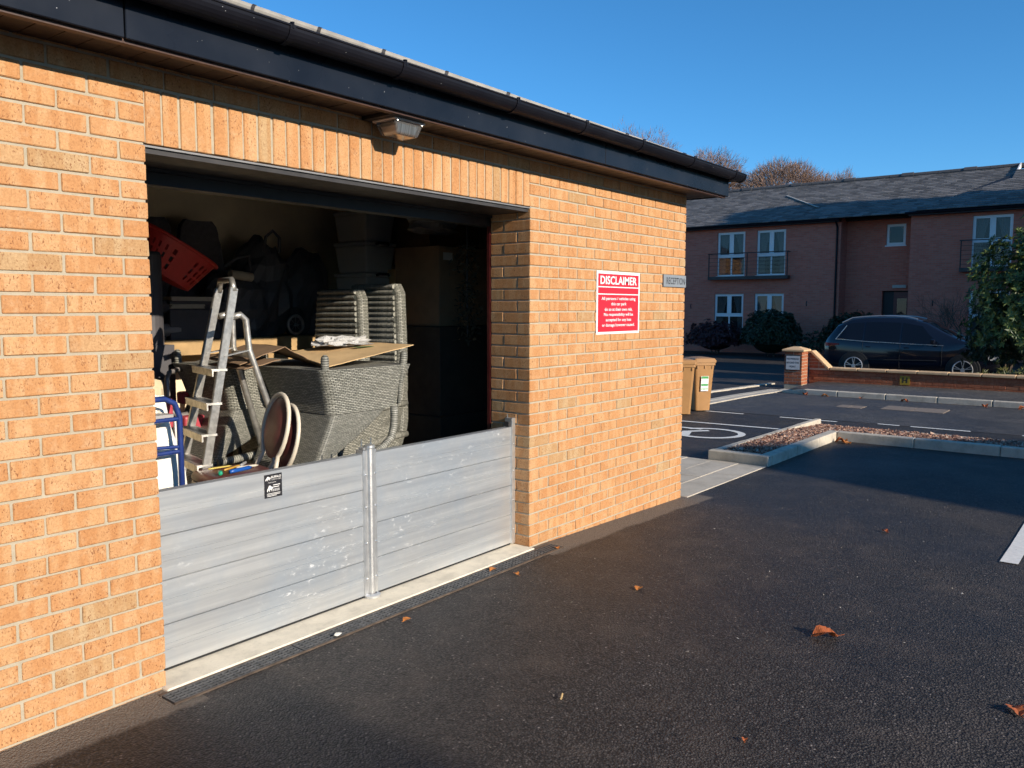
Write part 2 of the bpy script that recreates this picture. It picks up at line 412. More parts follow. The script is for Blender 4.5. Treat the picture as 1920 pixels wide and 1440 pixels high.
for k in range(-5, 32):
    z1 = LZ - .075 * k - .005; z0 = z1 - .065; even = (k % 2 == 0)
    if k >= -3:
        # left of the opening
        x = 0.0
        ln = DB if even else .215
        while x > -3.0:
            lay(x - ln, x, 0, DB, z0, z1, x - ln > -.78 and k <= 30)
            x -= ln + .01; ln = .215
        # right of the opening
        x = W; ln = .215 if even else DB; first = True
        while x < XF - .01:
            l2 = min(ln, XF - x)
            depth = .215 if (first and not even) else DB
            lay(x, x + l2, 0, depth, z0, z1, (x < W + .86 and k <= 29 and k >= -1) or first)
            if first and even: lay(W, W + DB, DB + .01, .33, z0, z1, k >= 0)
            if first and not even: lay(W, W + DB, .225, .33, z0, z1, k >= 0)
            x += ln + .01; ln = .215; first = False
    else:
        x = XF; ln = .215 if even else DB
        while x > -3.0:
            lay(max(x - ln, -3.1), x, 0, DB, z0, z1, False); x -= ln + .01; ln = .215
ns = 34; pit = W / ns
for i in range(ns):
    lay(i * pit + .005, (i + 1) * pit - .005, 0, DB, LZ + .003, LZ + .218, True)
kind(stuff_mb.build('brick', M['brick_stuff'], garage), 'stuff')
core = MB(); r_ = .006
core.box(-9, -r_, r_, .328, -.3, 2.74)
core.box(W + r_, XF - r_, r_, .328, -.3, 2.74)
core.box(-r_, W + r_, r_ + .0007, .326, LZ + .006, 2.738)
core.box(XF - .3, XF - r_ - .001, .328, 5.8, -.3, 2.735)
core.box(-9, XF - .3, 5.5, 5.8, -.3, 2.732)
core.box(-9, -8.7, .328, 5.5, -.3, 2.73)
core.build('mortar_core', M['mortar'], garage)
eb = MB()
for k in range(-5, 32):      # east end wall bricks
    z1 = LZ - .075 * k - .005; y = .0 + (.1125 if k % 2 else .225)
    while y < 5.75:
        eb.box(XF - .09, XF + RB.uniform(-.001, .001), y, min(y + .215, 5.8), z1 - .065, z1, 0, RB.random() * .99 + .005); y += .225
kind(eb.build('end_wall_bricks', M['brick_stuff'], garage), 'stuff')
# inside lining
RX0, RX1, RY0, RY1, RZ0, RZ1 = -1.35, 4.48, .332, 3.05, .02, 2.60
MB().box(RX0, RX1, RY1, RY1 + .12, -.1, RZ1 + .05).build('back_wall', M['plaster'], garage)
MB().box(RX0 - .1, RX0, RY0, RY1, -.1, RZ1 + .05).build('side_wall', M['plaster'], garage)
MB().box(RX1, RX1 + .02, RY0, RY1, -.1, RZ1 + .05).build('side_wall', M['plaster'], garage)
MB().box(RX0 - .1, RX1 + .02, RY0, RY1 + .12, RZ1, RZ1 + .10).build('ceiling', M['ceiling'], garage)
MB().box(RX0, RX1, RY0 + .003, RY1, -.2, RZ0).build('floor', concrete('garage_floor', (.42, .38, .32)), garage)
# threshold
th = MB(); th.box(-.02, W + .004, -.045, .34, -.2, .012); th.build('threshold', M['concrete'], garage, bevel=.006)
# lintel and door head
ll = MB(); ll.box(-.02, W + .02, .004, .32, LZ - .010, LZ - .002); ll.build('lintel_edge', plain('galvanised_edge', (.26, .25, .24), .5, .4), garage)
MB().box(-.01, W + .01, .016, .325, LZ - .032, LZ - .0105).build('lintel', M['dark_steel'], garage)
dh = MB(); dh.box(-.01, W + .01, .315, .334, LZ - .05, LZ - .033); dh.box(-.3, W + .3, .335, .42, LZ - .105, LZ + .1); dh.build('door_head', M['black'], garage)
MB().box(W - .004, W + .05, .335, .36, .02, LZ - .03).build('door_frame', M['red_frame'], garage)
MB().box(-.05, .024, .335, .40, .02, LZ - .03).build('door_frame', M['black'], garage)
# eaves
SZ = 2.565; OV = .24
x = -3.2
bw = .098
while x < XF + OV - .02:
    MB().box(x, min(x + bw - .004, XF + OV - .004), -OV + .002, .02 if x < XF else .4, SZ + RB.uniform(0, .002), SZ + .012).build('soffit_board', M['soffit'], garage); x += bw
MB().box(-9, -3.21, -OV, .02, SZ, SZ + .012).build('soffit', M['soffit'], garage)
MB().box(XF + .003, XF + OV - .003, .41, 6.0, SZ, SZ + .012).build('soffit', M['soffit'], garage)
MB().box(-9, XF + OV + .006, -OV - .004, -OV + .03, SZ - .016, SZ - .001).build('soffit_trim', M['brown_trim'], garage)
for (xa, xb) in ((-9, -.205), (-.199, 3.05), (3.054, XF + OV + .022)):
    MB().box(xa, xb, -OV - .026, -OV, SZ - .004, SZ + .175).build('fascia_board', M['fascia'], garage, bevel=.003)
MB().box(XF + OV, XF + OV + .0215, -OV + .001, 6.05, SZ - .004, SZ + .175).build('fascia_board', M['fascia'], garage, bevel=.003)
# gutter
GY, GZ_, GR = -.327, 2.745, .058
def half(r0, r1, xa, xb, n=12):
    b = MB(); prof = [(math.cos(math.pi + math.pi * i / n) * r1, math.sin(math.pi + math.pi * i / n) * r1) for i in range(n + 1)]
    prof += [(math.cos(2 * math.pi - math.pi * i / n) * r0, math.sin(2 * math.pi - math.pi * i / n) * r0) for i in range(n + 1)]
    b.prism(prof, lambda u, v, d: (d, GY + u, GZ_ + v), xa, xb); return b
gut = half(GR - .004, GR, -9, XF + OV + .10).build('gutter', M['gutter'], garage)
MB().tube([(-9, GY - GR, GZ_ + .002), (XF + OV + .1, GY - GR, GZ_ + .002)], .0055, 6).build('gutter_lip', M['gutter'], gut)
half(GR - .02, GR + .004, XF + OV + .09, XF + OV + .115).build('gutter_end', M['gutter'], gut)
for xb in (-.62, .42, 1.06, 1.93, 2.63, 3.35, 4.15, 4.95):
    b = half(GR - .001, GR + .006, xb, xb + .028); b.box(xb, xb + .028, GY + GR, -OV - .02, GZ_ - .01, GZ_ + .012)
    b.tube([(xb + .014, GY - GR - .004, GZ_ - .01), (xb + .014, GY - GR - .006, GZ_ + .012), (xb + .014, GY - GR + .012, GZ_ + .014)], .005, 6)
    b.build('gutter_bracket', M['gutter'], gut)
# roof: slate courses, hip cap tiles
PT = .4255; EY = -.325; EZ = 2.705
def slate_roof(rows, x_at, fn, sw, mb, rnd, th=.012, lap=.02):
    """rows of (v0,v1); x_at(v)->(u0,u1); fn(u,v,h)->point"""
    for j, (v0, v1) in enumerate(rows):
        u0, u1 = x_at(v0); off = (j % 2) * sw / 2; u = u0 - off
        while u < u1:
            a, b2 = max(u, u0), min(u + sw - .004, u1); u += sw
            if b2 - a < .02: continue
            a0, b0 = x_at(v1); aa = max(a, a0); bb = min(b2, b0)
            if bb - aa < .01: aa = bb = max(a0, min(b0, (a + b2) / 2))
            t = rnd.uniform(-.003, .004) ; t2 = rnd.uniform(-.003, .004); dv = rnd.uniform(-.006, .006)
            p = [fn(a, v0 + dv, th + t), fn(b2, v0 + dv, th + t2), fn(bb, v1 + lap, .001), fn(aa, v1 + lap, .001), fn(a, v0 + dv, -.004), fn(b2, v0 + dv, -.004)]
            mb.add(p, [(0, 1, 2, 3), (4, 5, 1, 0), (4, 0, 3), (5, 2, 1)], 0, None, rnd.random() * .99 + .005)
rr = random.Random(3)
depth = 3.2; sl = math.sqrt(1 + PT * PT)
rmb = MB(); nrow = 14
rows = [(depth * i / nrow, depth * (i + 1) / nrow) for i in range(nrow)]
slate_roof(rows, lambda v: (-9, XF - EY - v), lambda u, v, h: (u, EY + v, EZ + v * PT + h), .30, rmb, rr)
slate_roof(rows, lambda v: (EY + v, 6.1 - v), lambda u, v, h: (XF - EY - v, u, EZ + v * PT + h), .30, rmb, rr)
kind(rmb.build('roof_slates', M['slate'], garage, recalc=False), 'stuff')
rs = MB(); e = .012
rs.add([(-9, EY, EZ - e), (XF - EY, EY, EZ - e), (XF - EY - depth, EY + depth, EZ + depth * PT - e), (-9, EY + depth, EZ + depth * PT - e),
        (XF - EY, 6.1, EZ - e), (XF - EY - depth, 6.1 - depth, EZ + depth * PT - e), (-9, 6.1, EZ - e)], [(0, 1, 2, 3), (1, 4, 5, 2), (4, 6, 3, 5)])
rs.build('roof_deck', M['black'], garage, recalc=False)
rb = MB(); rb.box(-9, XF + OV, -OV + .005, 6.0, SZ + .014, SZ + .028); rb.build('roof_base', M['black'], garage)
hipcol = plain('pale_hip_roll', (.34, .31, .26), .6, 0, .2, 8, .2, 60)
nh = 9; hd = Vector((-1, 1, PT)); ha = Vector((XF - EY, EY, EZ + .032))
for i in range(nh):
    p0 = ha + hd * (depth * i / nh); p1 = ha + hd * (depth * (i + 1) / nh - .006)
    b = MB(); b.tube([p0, p1], .034, 12); ht_ = b.build('hip_roll', hipcol, garage, smooth=False)
    MB().tube([p1 - hd * .008, p1 + hd * .010], .039, 12).build('hip_clip', M['dark_steel'], ht_)
b = MB(); b.tube([(-9, EY + depth, EZ + depth * PT + .02), (XF - EY - depth, EY + depth, EZ + depth * PT + .02)], .09, 10); b.build('ridge_tile', hipcol, garage)

# ------------------------------------------------------------------ linear drain in front of the threshold
drain = thing('drain_channel', 'long black slotted drain grating set in asphalt before the garage threshold', 'drain', (W / 2, -.11, 0))
sh = MB(); sh.box(-.06, W + .16, -.172, -.047, -.18, -.055); sh.build('channel', M['drain_dark'], drain)
fr = MB(); fr.box(-.06, W + .16, -.058, -.0475, -.1, .006); fr.box(-.06, W + .16, -.172, -.160, -.1, .006); fr.build('frame', plain('rusty_frame', (.12, .085, .06), .7, .3, .4, 15), drain)
g = MB(); L0 = .65; nslot = 19
for j in range(5): g.box(0, L0 - .006, -.159 + j * .0234, -.159 + j * .0234 + .0072, -.02, .0055)
for i in range(nslot + 1): 
    xx = (L0 - .014) * i / nslot
    g.box(xx, xx + .008, -.1585, -.0585, -.018, .0045)
gm = g.mesh('grating'); gm.materials.append(M['grate'])
for i in range(4):
    o = put('grating', gm, drain); o.location = (-.055 + i * (L0 + .002), 0, 0)
o = put('grating', gm, drain); o.location = (-.055 + 4 * (L0 + .002), 0, 0); o.scale = (.28, 1, 1)
# cut the asphalt open above the drain: the ground sheet sits under the grating's slots, so darken by depth with a sunk strip
# ------------------------------------------------------------------ flood barrier
FY = .13
bar = thing('flood_barrier', 'waist-high aluminium flood barrier of stacked planks across the garage doorway', 'barrier', (W / 2, FY, .012))
PH = .1985
for (xa, xb) in ((.002, 1.222), (1.318, 2.532)):
    for i in range(4):
        z0 = .022 + i * PH; zc = z0 + PH * .5
        prof = [(0, z0 + .003), (0, zc - .016), (.003, zc - .0145), (.003, zc - .0125), (0, zc - .011), (0, zc + .011), (.003, zc + .0125), (.003, zc + .0145), (0, zc + .016),
                (0, z0 + PH - .003), (.008, z0 + PH - .0005), (.04, z0 + PH), (.04, z0), (.008, z0 + .0005)]
        b = MB(); b.prism(prof, lambda u, v, d: (d, FY + u, v), xa, xb)
        b.build('plank', M['alu'], bar)
    MB().box(xa, xb, FY + .004, FY + .036, .0125, .0215).build('bottom_seal', M['seal'], bar)
pb = MB(); ptop = .855
pb.box(1.222, 1.250, FY - .012, FY + .05, .02, .835); pb.box(1.294, 1.318, FY - .012, FY + .05, .02, .835)
post = pb.build('post', M['alu_clean'], bar, bevel=.003)
MB().tube([(1.272, FY - .006, .03), (1.272, FY - .006, ptop)], .024, 14).build('round_post', M['alu_clean'], post, smooth=False)
MB().lathe([(0, 0), (.05, 0), (.05, .012), (.036, .018), (.030, .02)], 20, (1.272, FY - .006, .0135)).build('base_flange', M['alu_clean'], post)
MB().lathe([(.028, 0), (.030, .004), (.030, .018), (.012, .024), (0, .024)], 14, (1.272, FY - .006, ptop - .012)).build('post_cap', M['alu_clean'], post)
MB().box(1.232, 1.314, FY - .004, FY + .04, .836, .848).build('clamp_plate', M['alu_clean'], post, bevel=.002)
for xx in (1.238, 1.306):
    MB().tube([(xx, FY + .02, .8), (xx, FY + .02, .895)], .0035, 6).build('stud', M['steel'], post)
for zz in (.12, .32, .52, .70):
    for xx in (1.236, 1.306): MB().lathe([(.0065, 0), (.0065, .003), (.003, .006), (0, .006)], 8, (xx, FY - .012, zz), (0, -1, 0)).build('bolt', M['steel'], post)
ch = MB(); ch.box(2.532, W - .001, FY - .012, FY + .05, .02, .875); chan = ch.build('end_channel', M['alu_clean'], bar, bevel=.002)
for zz in (.12, .32, .52, .70): MB().lathe([(.0065, 0), (.0065, .003), (.003, .006), (0, .006)], 8, (2.55, FY - .012, zz), (0, -1, 0)).build('bolt', M['steel'], chan)
MB().tube([(2.535, FY + .03, .8), (2.535, FY + .03, .90)], .0035, 6).build('stud', M['steel'], chan)
MB().box(2.515, 2.531, FY + .005, FY + .04, .818, .85).build('clamp', M['dark_steel'], chan)
MB().box(-.002, .0015, FY - .01, FY + .05, .02, .83).build('end_channel', M['alu_clean'], bar)
# sticker
W_ = plain('white_print', (.75, .72, .68), .5); K_ = plain('black_sticker', (.02, .019, .022), .4)
sx0, sx1, sz0, sz1 = .600, .702, .685, .800; sy = FY - .0012
st = MB().box(sx0, sx1, sy, FY - .0002, sz0, sz1).build('sticker', K_, bar)
ly = sy - .0006
lettering('BUFFALO', W_, st, (.668, ly, .785), (1, 0, 0), (0, 0, 1), width=.056, height=.0115, bold=.02)
lettering('FLOOD SYSTEMS', W_, st, (.668, ly, .7725), (1, 0, 0), (0, 0, 1), width=.056, height=.0055)
lettering('Distributed by', W_, st, (.645, ly, .759), (1, 0, 0), (0, 0, 1), width=.046, height=.0065)
bison = [(0, .2), (.08, .5), (.2, .62), (.35, .95), (.55, 1), (.75, .8), (1, .72), (.98, .5), (.88, .45), (.86, .1), (.78, .1), (.74, .4), (.5, .35), (.46, .05), (.38, .05), (.36, .35), (.22, .3), (.1, .05)]
MB().add([(.606 + u * .031, ly, .768 + v * .022) for u, v in bison], [tuple(range(len(bison)))]).build('emblem', W_, st, recalc=False)
MB().add([(.614 + u * .034, ly, .712 + v * .034) for u, v in bison], [tuple(range(len(bison)))]).build('emblem', W_, st, recalc=False)
for i, (a, c) in enumerate(((.650, .690), (.650, .684))): MB().box(a, c, ly - .0002, ly, .743 - i * .010, .747 - i * .010).build('print_line', W_, st)
for i in range(4): MB().box(.648 + i * .010, .656 + i * .010, ly - .0002, ly, .714, .727).build('print_block', plain('grey_print', (.35, .34, .33), .5) if i == 0 else bpy.data.materials['grey_print'], st)
for i in range(3): MB().box(.614, .690 - .02 * (i == 2), ly - .0002, ly, .704 - i * .006, .7065 - i * .006).build('print_line', W_, st)

# ------------------------------------------------------------------ wall lamp under the soffit
lamp = thing('bulkhead_lamp', 'clear plastic bulkhead lamp hanging under the black soffit above the doorway', 'lamp', (1.34, -.14, 2.5))
LX = lambda x_: 1.175 + (x_ - 1.175) * .66
LZ_ = lambda z_: 2.547 + (z_ - 2.547) * .82
MB().box(1.14, 1.46, -.235, -.004, 2.548, 2.5648).build('mounting_board', M['black'], lamp)
clear = NT('clear_plastic'); cm = clear.out((.95, .93, .92), .06, 0, clear.bump(clear.noise(clear.mapping(clear.coord(), (120, 6, 6)), 1, 2), .25, .004), Transmission_Weight=.92, IOR=1.35)
def frus(z0, z1, a, b2):  # a,b2: (x0,x1,y0,y1) at z0 / z1
    return [(a[0], a[2], z0), (a[1], a[2], z0), (a[1], a[3], z0), (a[0], a[3], z0), (b2[0], b2[2], z1), (b2[1], b2[2], z1), (b2[1], b2[3], z1), (b2[0], b2[3], z1)]
FB = [(0, 3, 2, 1), (4, 5, 6, 7), (0, 1, 5, 4), (1, 2, 6, 5), (2, 3, 7, 6), (3, 0, 4, 7)]
MB().box(LX(1.175), LX(1.505), -.205, -.04, LZ_(2.534), 2.547).build('flange', plain('translucent_flange', (.50, .45, .42), .3), lamp, bevel=.003)
def shell(z0, z1, x0, x1, x2, x3, ya, yb, yc, yd): return frus(LZ_(z0), LZ_(z1), (LX(x0), LX(x1), ya, yb), (LX(x2), LX(x3), yc, yd))
ob = MB(); ob.add(shell(2.455, 2.5335, 1.225, 1.455, 1.19, 1.49, -.182, -.068, -.198, -.05), FB); ob.build('cover', cm, lamp, bevel=.008, seg=2)
ib = MB(); ib.add(shell(2.468, 2.528, 1.245, 1.44, 1.22, 1.46, -.172, -.08, -.182, -.065), FB)
rib = NT('ribbed_diffuser'); wv = rib.noise(rib.mapping(rib.coord(), (160, 1, 1)), 1, 1); rib.out(rib.ramp(wv, [(.35, (.25, .26, .24)), (.65, (.72, .72, .68))]), .25, .35)
ib.build('diffuser', rib.mat, lamp, bevel=.006, seg=2)
for xx in (1.21, 1.47): MB().lathe([(.006, 0), (.006, .005), (0, .008)], 8, (LX(xx), -.199, 2.531), (0, 0, 1)).build('screw', M['steel'], lamp)

# ------------------------------------------------------------------ signs on the garage wall
RED = plain('sign_red', (.62, .018, .035), .45, 0, .04); WHT = plain('sign_white', (.80, .79, .77), .45, 0, .03)
sg = thing('disclaimer_sign', 'red and white DISCLAIMER car park notice on the buff brick wall', 'sign', (3.69, 0, 1.645))
X0, X1, Z0, Z1 = 3.372, 4.006, 1.412, 1.878
MB().box(X0, X1, -.006, -.0018, Z0, Z1).build('board', WHT, sg)
for (a, c) in ((Z1 - .112, Z1 - .020), (Z1 - .165, Z1 - .120), (Z0 + .018, Z1 - .173)):
    MB().box(X0 + .02, X1 - .02, -.0072, -.0062, a, c).build('red_panel', RED, sg)
ex, ez = (1, 0, 0), (0, 0, 1); cx = (X0 + X1) / 2
lettering('DISCLAIMER', WHT, sg, (cx, -.0078, Z1 - .066), ex, ez, width=.535, height=.062, bold=.022)
for i, (t, wd) in enumerate((('All persons / vehicles using', .50), ('this car park', .225), ('do so at their own risk.', .41), ('No responsibility will be', .43), ('accepted for any loss', .375), ('or damage however caused.', .48))):
    hh = .030 if any(ch_ in t for ch_ in 'gpyq') else .0245
    lettering(t, WHT, sg, (cx, -.0078, Z1 - .202 - i * .0395 - (.0025 if hh > .026 else 0)), ex, ez, width=wd, height=hh, bold=.016)
rs_ = thing('reception_sign', 'small grey RECEPTION sign at the far corner of the brick wall', 'sign', (4.6, 0, 1.83))
MB().box(4.395, 4.800, -.014, -.0018, 1.783, 1.882).build('board', plain('sign_grey', (.23, .25, .27), .5, 0, .05), rs_)
lettering('RECEPTION', plain('sign_black', (.02, .02, .022), .5), rs_, (4.610, -.0146, 1.833), ex, ez, width=.335, height=.056, bold=.005)
# ------------------------------------------------------------------ inside the garage
FL = RZ0
M['wood'] = plain('raw_pine', (.42, .27, .12), .65, 0, .25, 5, .2, 30)
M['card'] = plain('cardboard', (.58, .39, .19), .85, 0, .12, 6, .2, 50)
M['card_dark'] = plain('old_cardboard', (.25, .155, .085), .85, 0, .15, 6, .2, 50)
M['fabric'] = plain('charcoal_fabric', (.085, .078, .085), .9, 0, .2, 30, .4, 200)
M['darkplastic'] = plain('dark_plastic', (.075, .070, .075), .55)
M['chrome'] = plain('worn_chrome', (.62, .60, .57), .28, .9, .15, 20)
M['tube'] = plain('grey_tube', (.36, .33, .31), .4, .5, .15, 12)
M['ladder'] = plain('paint_splashed_aluminium', (.47, .45, .41), .42, .75, .3, 26, .15, 60)
M['pink'] = plain('red_vinyl', (.42, .055, .075), .45)
M['white_cloth'] = plain('white_sheet', (.80, .76, .66), .8, 0, .06, 6, .4, 20, .01)
M['cream'] = plain('cream_enamel', (.62, .54, .42), .4, 0, .08, 12)
M['vinyl'] = plain('maroon_vinyl', (.115, .032, .028), .38, 0, .25, 10, .25, 30)
M['blue'] = plain('blue_tube', (.015, .035, .16), .4, 0, .2, 14)
def wicker(name, base, hi, bw_=.027, rh=.0095):
    n = NT(name); uv = n.coord('UV'); br = n.node('ShaderNodeTexBrick'); n.link(uv, br.inputs['Vector'])
    br.inputs['Scale'].default_value = 1.0; br.inputs['Brick Width'].default_value = bw_; br.inputs['Row Height'].default_value = rh
    br.inputs['Mortar Size'].default_value = .0026 if rh < .1 else .0022; br.inputs['Mortar Smooth'].default_value = .8; br.offset = .5; br.inputs['Bias'].default_value = 0
    br.inputs['Color1'].default_value = (*base, 1); br.inputs['Color2'].default_value = (*hi, 1); br.inputs['Mortar'].default_value = (base[0] * .10, base[1] * .12, base[2] * .12, 1)
    inv = n.math('SUBTRACT', 1.0, br.outputs['Fac'])
    return n.out(br.outputs['Color'], .5, 0, n.bump(inv, 1.0, .006))
M['wicker'] = wicker('grey_wicker', (.25, .245, .205), (.44, .425, .36), .034, .0105)
M['wicker_rib'] = wicker('ribbed_wicker', (.20, .195, .165), (.34, .33, .28), .014, .5)

# shelf along the back wall
sh = thing('wall_shelf', 'raw pine shelf on posts along the back wall of the garage', 'shelf', (1.5, 2.7, FL))
for i in range(4): MB().box(RX0 + .02, RX1 - .02, 2.44 + i * .15, 2.585 + i * .15, 1.345, 1.37).build('board', M['wood'], sh)
MB().box(RX0 + .02, RX1 - .02, 2.40, 2.437, 1.255, 1.368).build('front_beam', M['wood'], sh, bevel=.003)
for xx in (-.9, .35, 2.86, 4.2): MB().box(xx, xx + .09, 2.445, 2.51, FL, 1.343).build('post', M['wood'], sh, bevel=.003)
MB().box(2.3, 2.855, 2.452, 2.5, 1.18, 1.25).build('brace', M['wood'], sh)
MB().box(2.80, 2.852, 2.46, 2.5, .5, 1.178).build('brace', M['wood'], sh)

# ---- stacked wicker armchairs: built facing +x, floor at z=0
def wicker_chair(label):
    t = thing('wicker_chair', label, 'chair', (0, 0, 0), 'grey wicker chairs stored in the garage')
    wy = .30; CZ = .35; LZ0 = .085
    def ring(dx0, dx1, hy, z, r=.06, n=6):
        pts = []
        for (cx_, cy_, a0) in ((dx1 - r, hy - r, 0), (dx0 + r, hy - r, 90), (dx0 + r, -hy + r, 180), (dx1 - r, -hy + r, 270)):
            for i in range(n):
                a = math.radians(a0 + 90 * i / (n - 1)); pts.append(Vector((cx_ + r * math.cos(a), cy_ + r * math.sin(a), z)))
        return pts
    def loft(rings, mat, name, cap=True):
        b = MB(); m = len(rings[0]); per = [0]
        for i in range(m): per.append(per[-1] + (rings[0][(i + 1) % m] - rings[0][i]).length)
        acc = [0]
        for j in range(1, len(rings)): acc.append(acc[-1] + (rings[j][0] - rings[j - 1][0]).length)
        pts = []; uvs = []
        for j, rg in enumerate(rings):
            for i in range(m + 1): pts.append(rg[i % m]); uvs.append((acc[j], per[i]))
        uvs = [(v, u) for u, v in uvs]
        fs = [(j * (m + 1) + i, j * (m + 1) + i + 1, (j + 1) * (m + 1) + i + 1, (j + 1) * (m + 1) + i) for j in range(len(rings) - 1) for i in range(m)]
        b.add(pts, fs, 0, uvs)
        if cap:
            for rg in (rings[0], rings[-1]): b.add(rg, [tuple(range(m))], 0, [(p.x, p.y) for p in rg])
        return b.build(name, mat, t, smooth=False)
    aprings = []
    for i in range(7):
        s = i / 6; fl = (1 - s) ** 1.6
        aprings.append(ring(-.29 - .085 * fl, .285 + .075 * fl, wy + .035 * fl, LZ0 + (CZ - LZ0) * s))
    loft(aprings, M['wicker'], 'seat_base')
    bk = []
    for i in range(15):
        s = i / 14; z = CZ + .004 + s * .95
        back = -.285 - .16 * min(1, s * 2.6) ** 1.1 - .03 * s; thick = .09 if s > .28 else .09 + .34 * (1 - s / .28) ** .8
        hy = (wy + .01) * (1 - .12 * max(0, s - .5)) - .03 * s
        if i == 14: hy -= .04
        bk.append(ring(back, back + thick, hy, z, .035))
    loft(bk, M['wicker'], 'backrest')
    rb_ = MB()
    for i in range(17):
        s = .30 + .68 * i / 16; z = CZ + s * .95; fx = -.285 - .16 - .03 * s + .09; hy = (wy + .01) * (1 - .12 * max(0, s - .5)) - .03 * s - .045
        rb_.tube([(fx + .006, -hy, z), (fx + .012, -hy * .5, z), (fx + .012, hy * .5, z), (fx + .006, hy, z)], .016, 8)
    rb_.build('back_ribs', M['wicker_rib'], t)
    for sx, sy in ((-1, -1), (-1, 1), (1, -1), (1, 1)):
        px_, py_ = (.30 if sx > 0 else -.33), sy * (wy - .0)
        MB().tube([(px_, py_, 0), (px_, py_, .012), (px_, py_, .03), (px_ * .99, py_ * .985, .09), (px_ * .97, py_ * .97, .12)], [.010, .021, .024, .023, .024], 10).build('leg', M['wicker_rib'], t, smooth=True)
    for sy in (-1, 1):
        y = sy * (wy + .012)
        path = [(-.40, y, .66), (-.30, y, .655), (-.16, y, .645), (-.02, y, .625), (.10, y, .59), (.17, y, .54), (.195, y, .47), (.20, y, .40), (.20, y, .34)]
        MB().tube(path, .024, 10).build('armrest', M['wicker_rib'], t, smooth=True)
        MB().tube([(.245, y, .33), (.25, y + sy * .004, .22), (.262, y + sy * .02, .09)], .010, 6).build('edge_cane', M['wicker_rib'], t)
    return t
wc = wicker_chair('upside-down grey wicker armchair in sunlight behind the barrier, cardboard on top')
# the chair that stands on its head in front: seat underside up
def upside(o, x, y, ztop, rz): o.location = (x, y, ztop); o.rotation_euler = (math.pi, 0, rz)
upside(wc, 1.64, .83, 1.335, 0)
o = copy_tree(wc); o['label'] = 'upside-down grey wicker armchair in shade behind the maroon chairs'; upside(o, 1.44, 1.47, 1.335, math.radians(-4))
for i, (dx, zz) in enumerate(((.0, FL), (.0, FL + .23), (.0, FL + .46))):
    o = copy_tree(wc); o.location = (2.12, 1.41, zz); o.rotation_euler = (0, 0, math.pi + .02)
    o['label'] = ('lowest chair in the right-hand stack of upright wicker chairs', 'middle chair in the right-hand stack of upright wicker chairs', 'upright grey wicker chair topping the stack, ribbed back catching the sun')[i]
for i, zz in enumerate((FL, FL + .42)):
    o = copy_tree(wc); o.location = (1.93, 1.62, zz); o.rotation_euler = (0, 0, math.pi - .04)
    o['label'] = ('bottom wicker chair hidden under the left upright one', 'upright wicker chair left of the tallest one, back half in shadow')[i]

# cardboard sheets lying on the upturned chairs
def bent_sheet(name, pts, mat, label, cat, th=.005):
    t = MB(); n = len(pts); t.add([p for p in pts] + [Vector(p) + V(0, 0, th) for p in pts], [])
    return t
cs = thing('cardboard_sheet', 'sunlit flat tan cardboard sheet with green print on the upturned wicker chair', 'cardboard', (1.75, .8, 1.3))
def sheet3(corners, mat, name, parent, th=.005, nu=8, nv=6, wob=.006, seed=1):
    a, b2, c, d = [Vector(p) for p in corners]
    def fn(u, v):
        p = (a * (1 - u) + b2 * u) * (1 - v) + (d * (1 - u) + c * u) * v
        return p + V(0, 0, mnoise.noise(V(u * 3, v * 3, seed)) * wob)
    m = MB(); m.grid(fn, nu, nv); m.grid(lambda u, v: fn(u, v) + V(0, 0, th), nu, nv)
    for e_ in (lambda s, k: fn(s, 0) + V(0, 0, th * k), lambda s, k: fn(s, 1) + V(0, 0, th * k), lambda s, k: fn(0, s) + V(0, 0, th * k), lambda s, k: fn(1, s) + V(0, 0, th * k)): m.grid(e_, 8, 1)
    return m.build(name, mat, parent)
sheet3([(1.36, .56, 1.262), (2.10, .60, 1.362), (2.02, 1.12, 1.372), (1.44, 1.05, 1.325)], M['card'], 'sheet', cs)
MB().box(1.77, 1.92, .78, .83, 1.3555, 1.3565).build('green_print', plain('green_print', (.03, .16, .04), .7), cs)
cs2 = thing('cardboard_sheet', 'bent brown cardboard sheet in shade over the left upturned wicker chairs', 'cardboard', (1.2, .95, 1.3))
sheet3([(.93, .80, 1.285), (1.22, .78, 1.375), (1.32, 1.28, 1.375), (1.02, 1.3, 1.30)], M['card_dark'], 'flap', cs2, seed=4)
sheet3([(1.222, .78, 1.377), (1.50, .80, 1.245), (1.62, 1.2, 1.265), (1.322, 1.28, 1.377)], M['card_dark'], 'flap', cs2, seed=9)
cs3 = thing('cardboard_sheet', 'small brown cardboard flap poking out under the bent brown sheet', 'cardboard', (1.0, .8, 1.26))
sheet3([(.93, .76, 1.262), (1.16, .74, 1.305), (1.2, 1.1, 1.30), (.98, 1.1, 1.26)], M['card_dark'], 'sheet', cs3, seed=6)
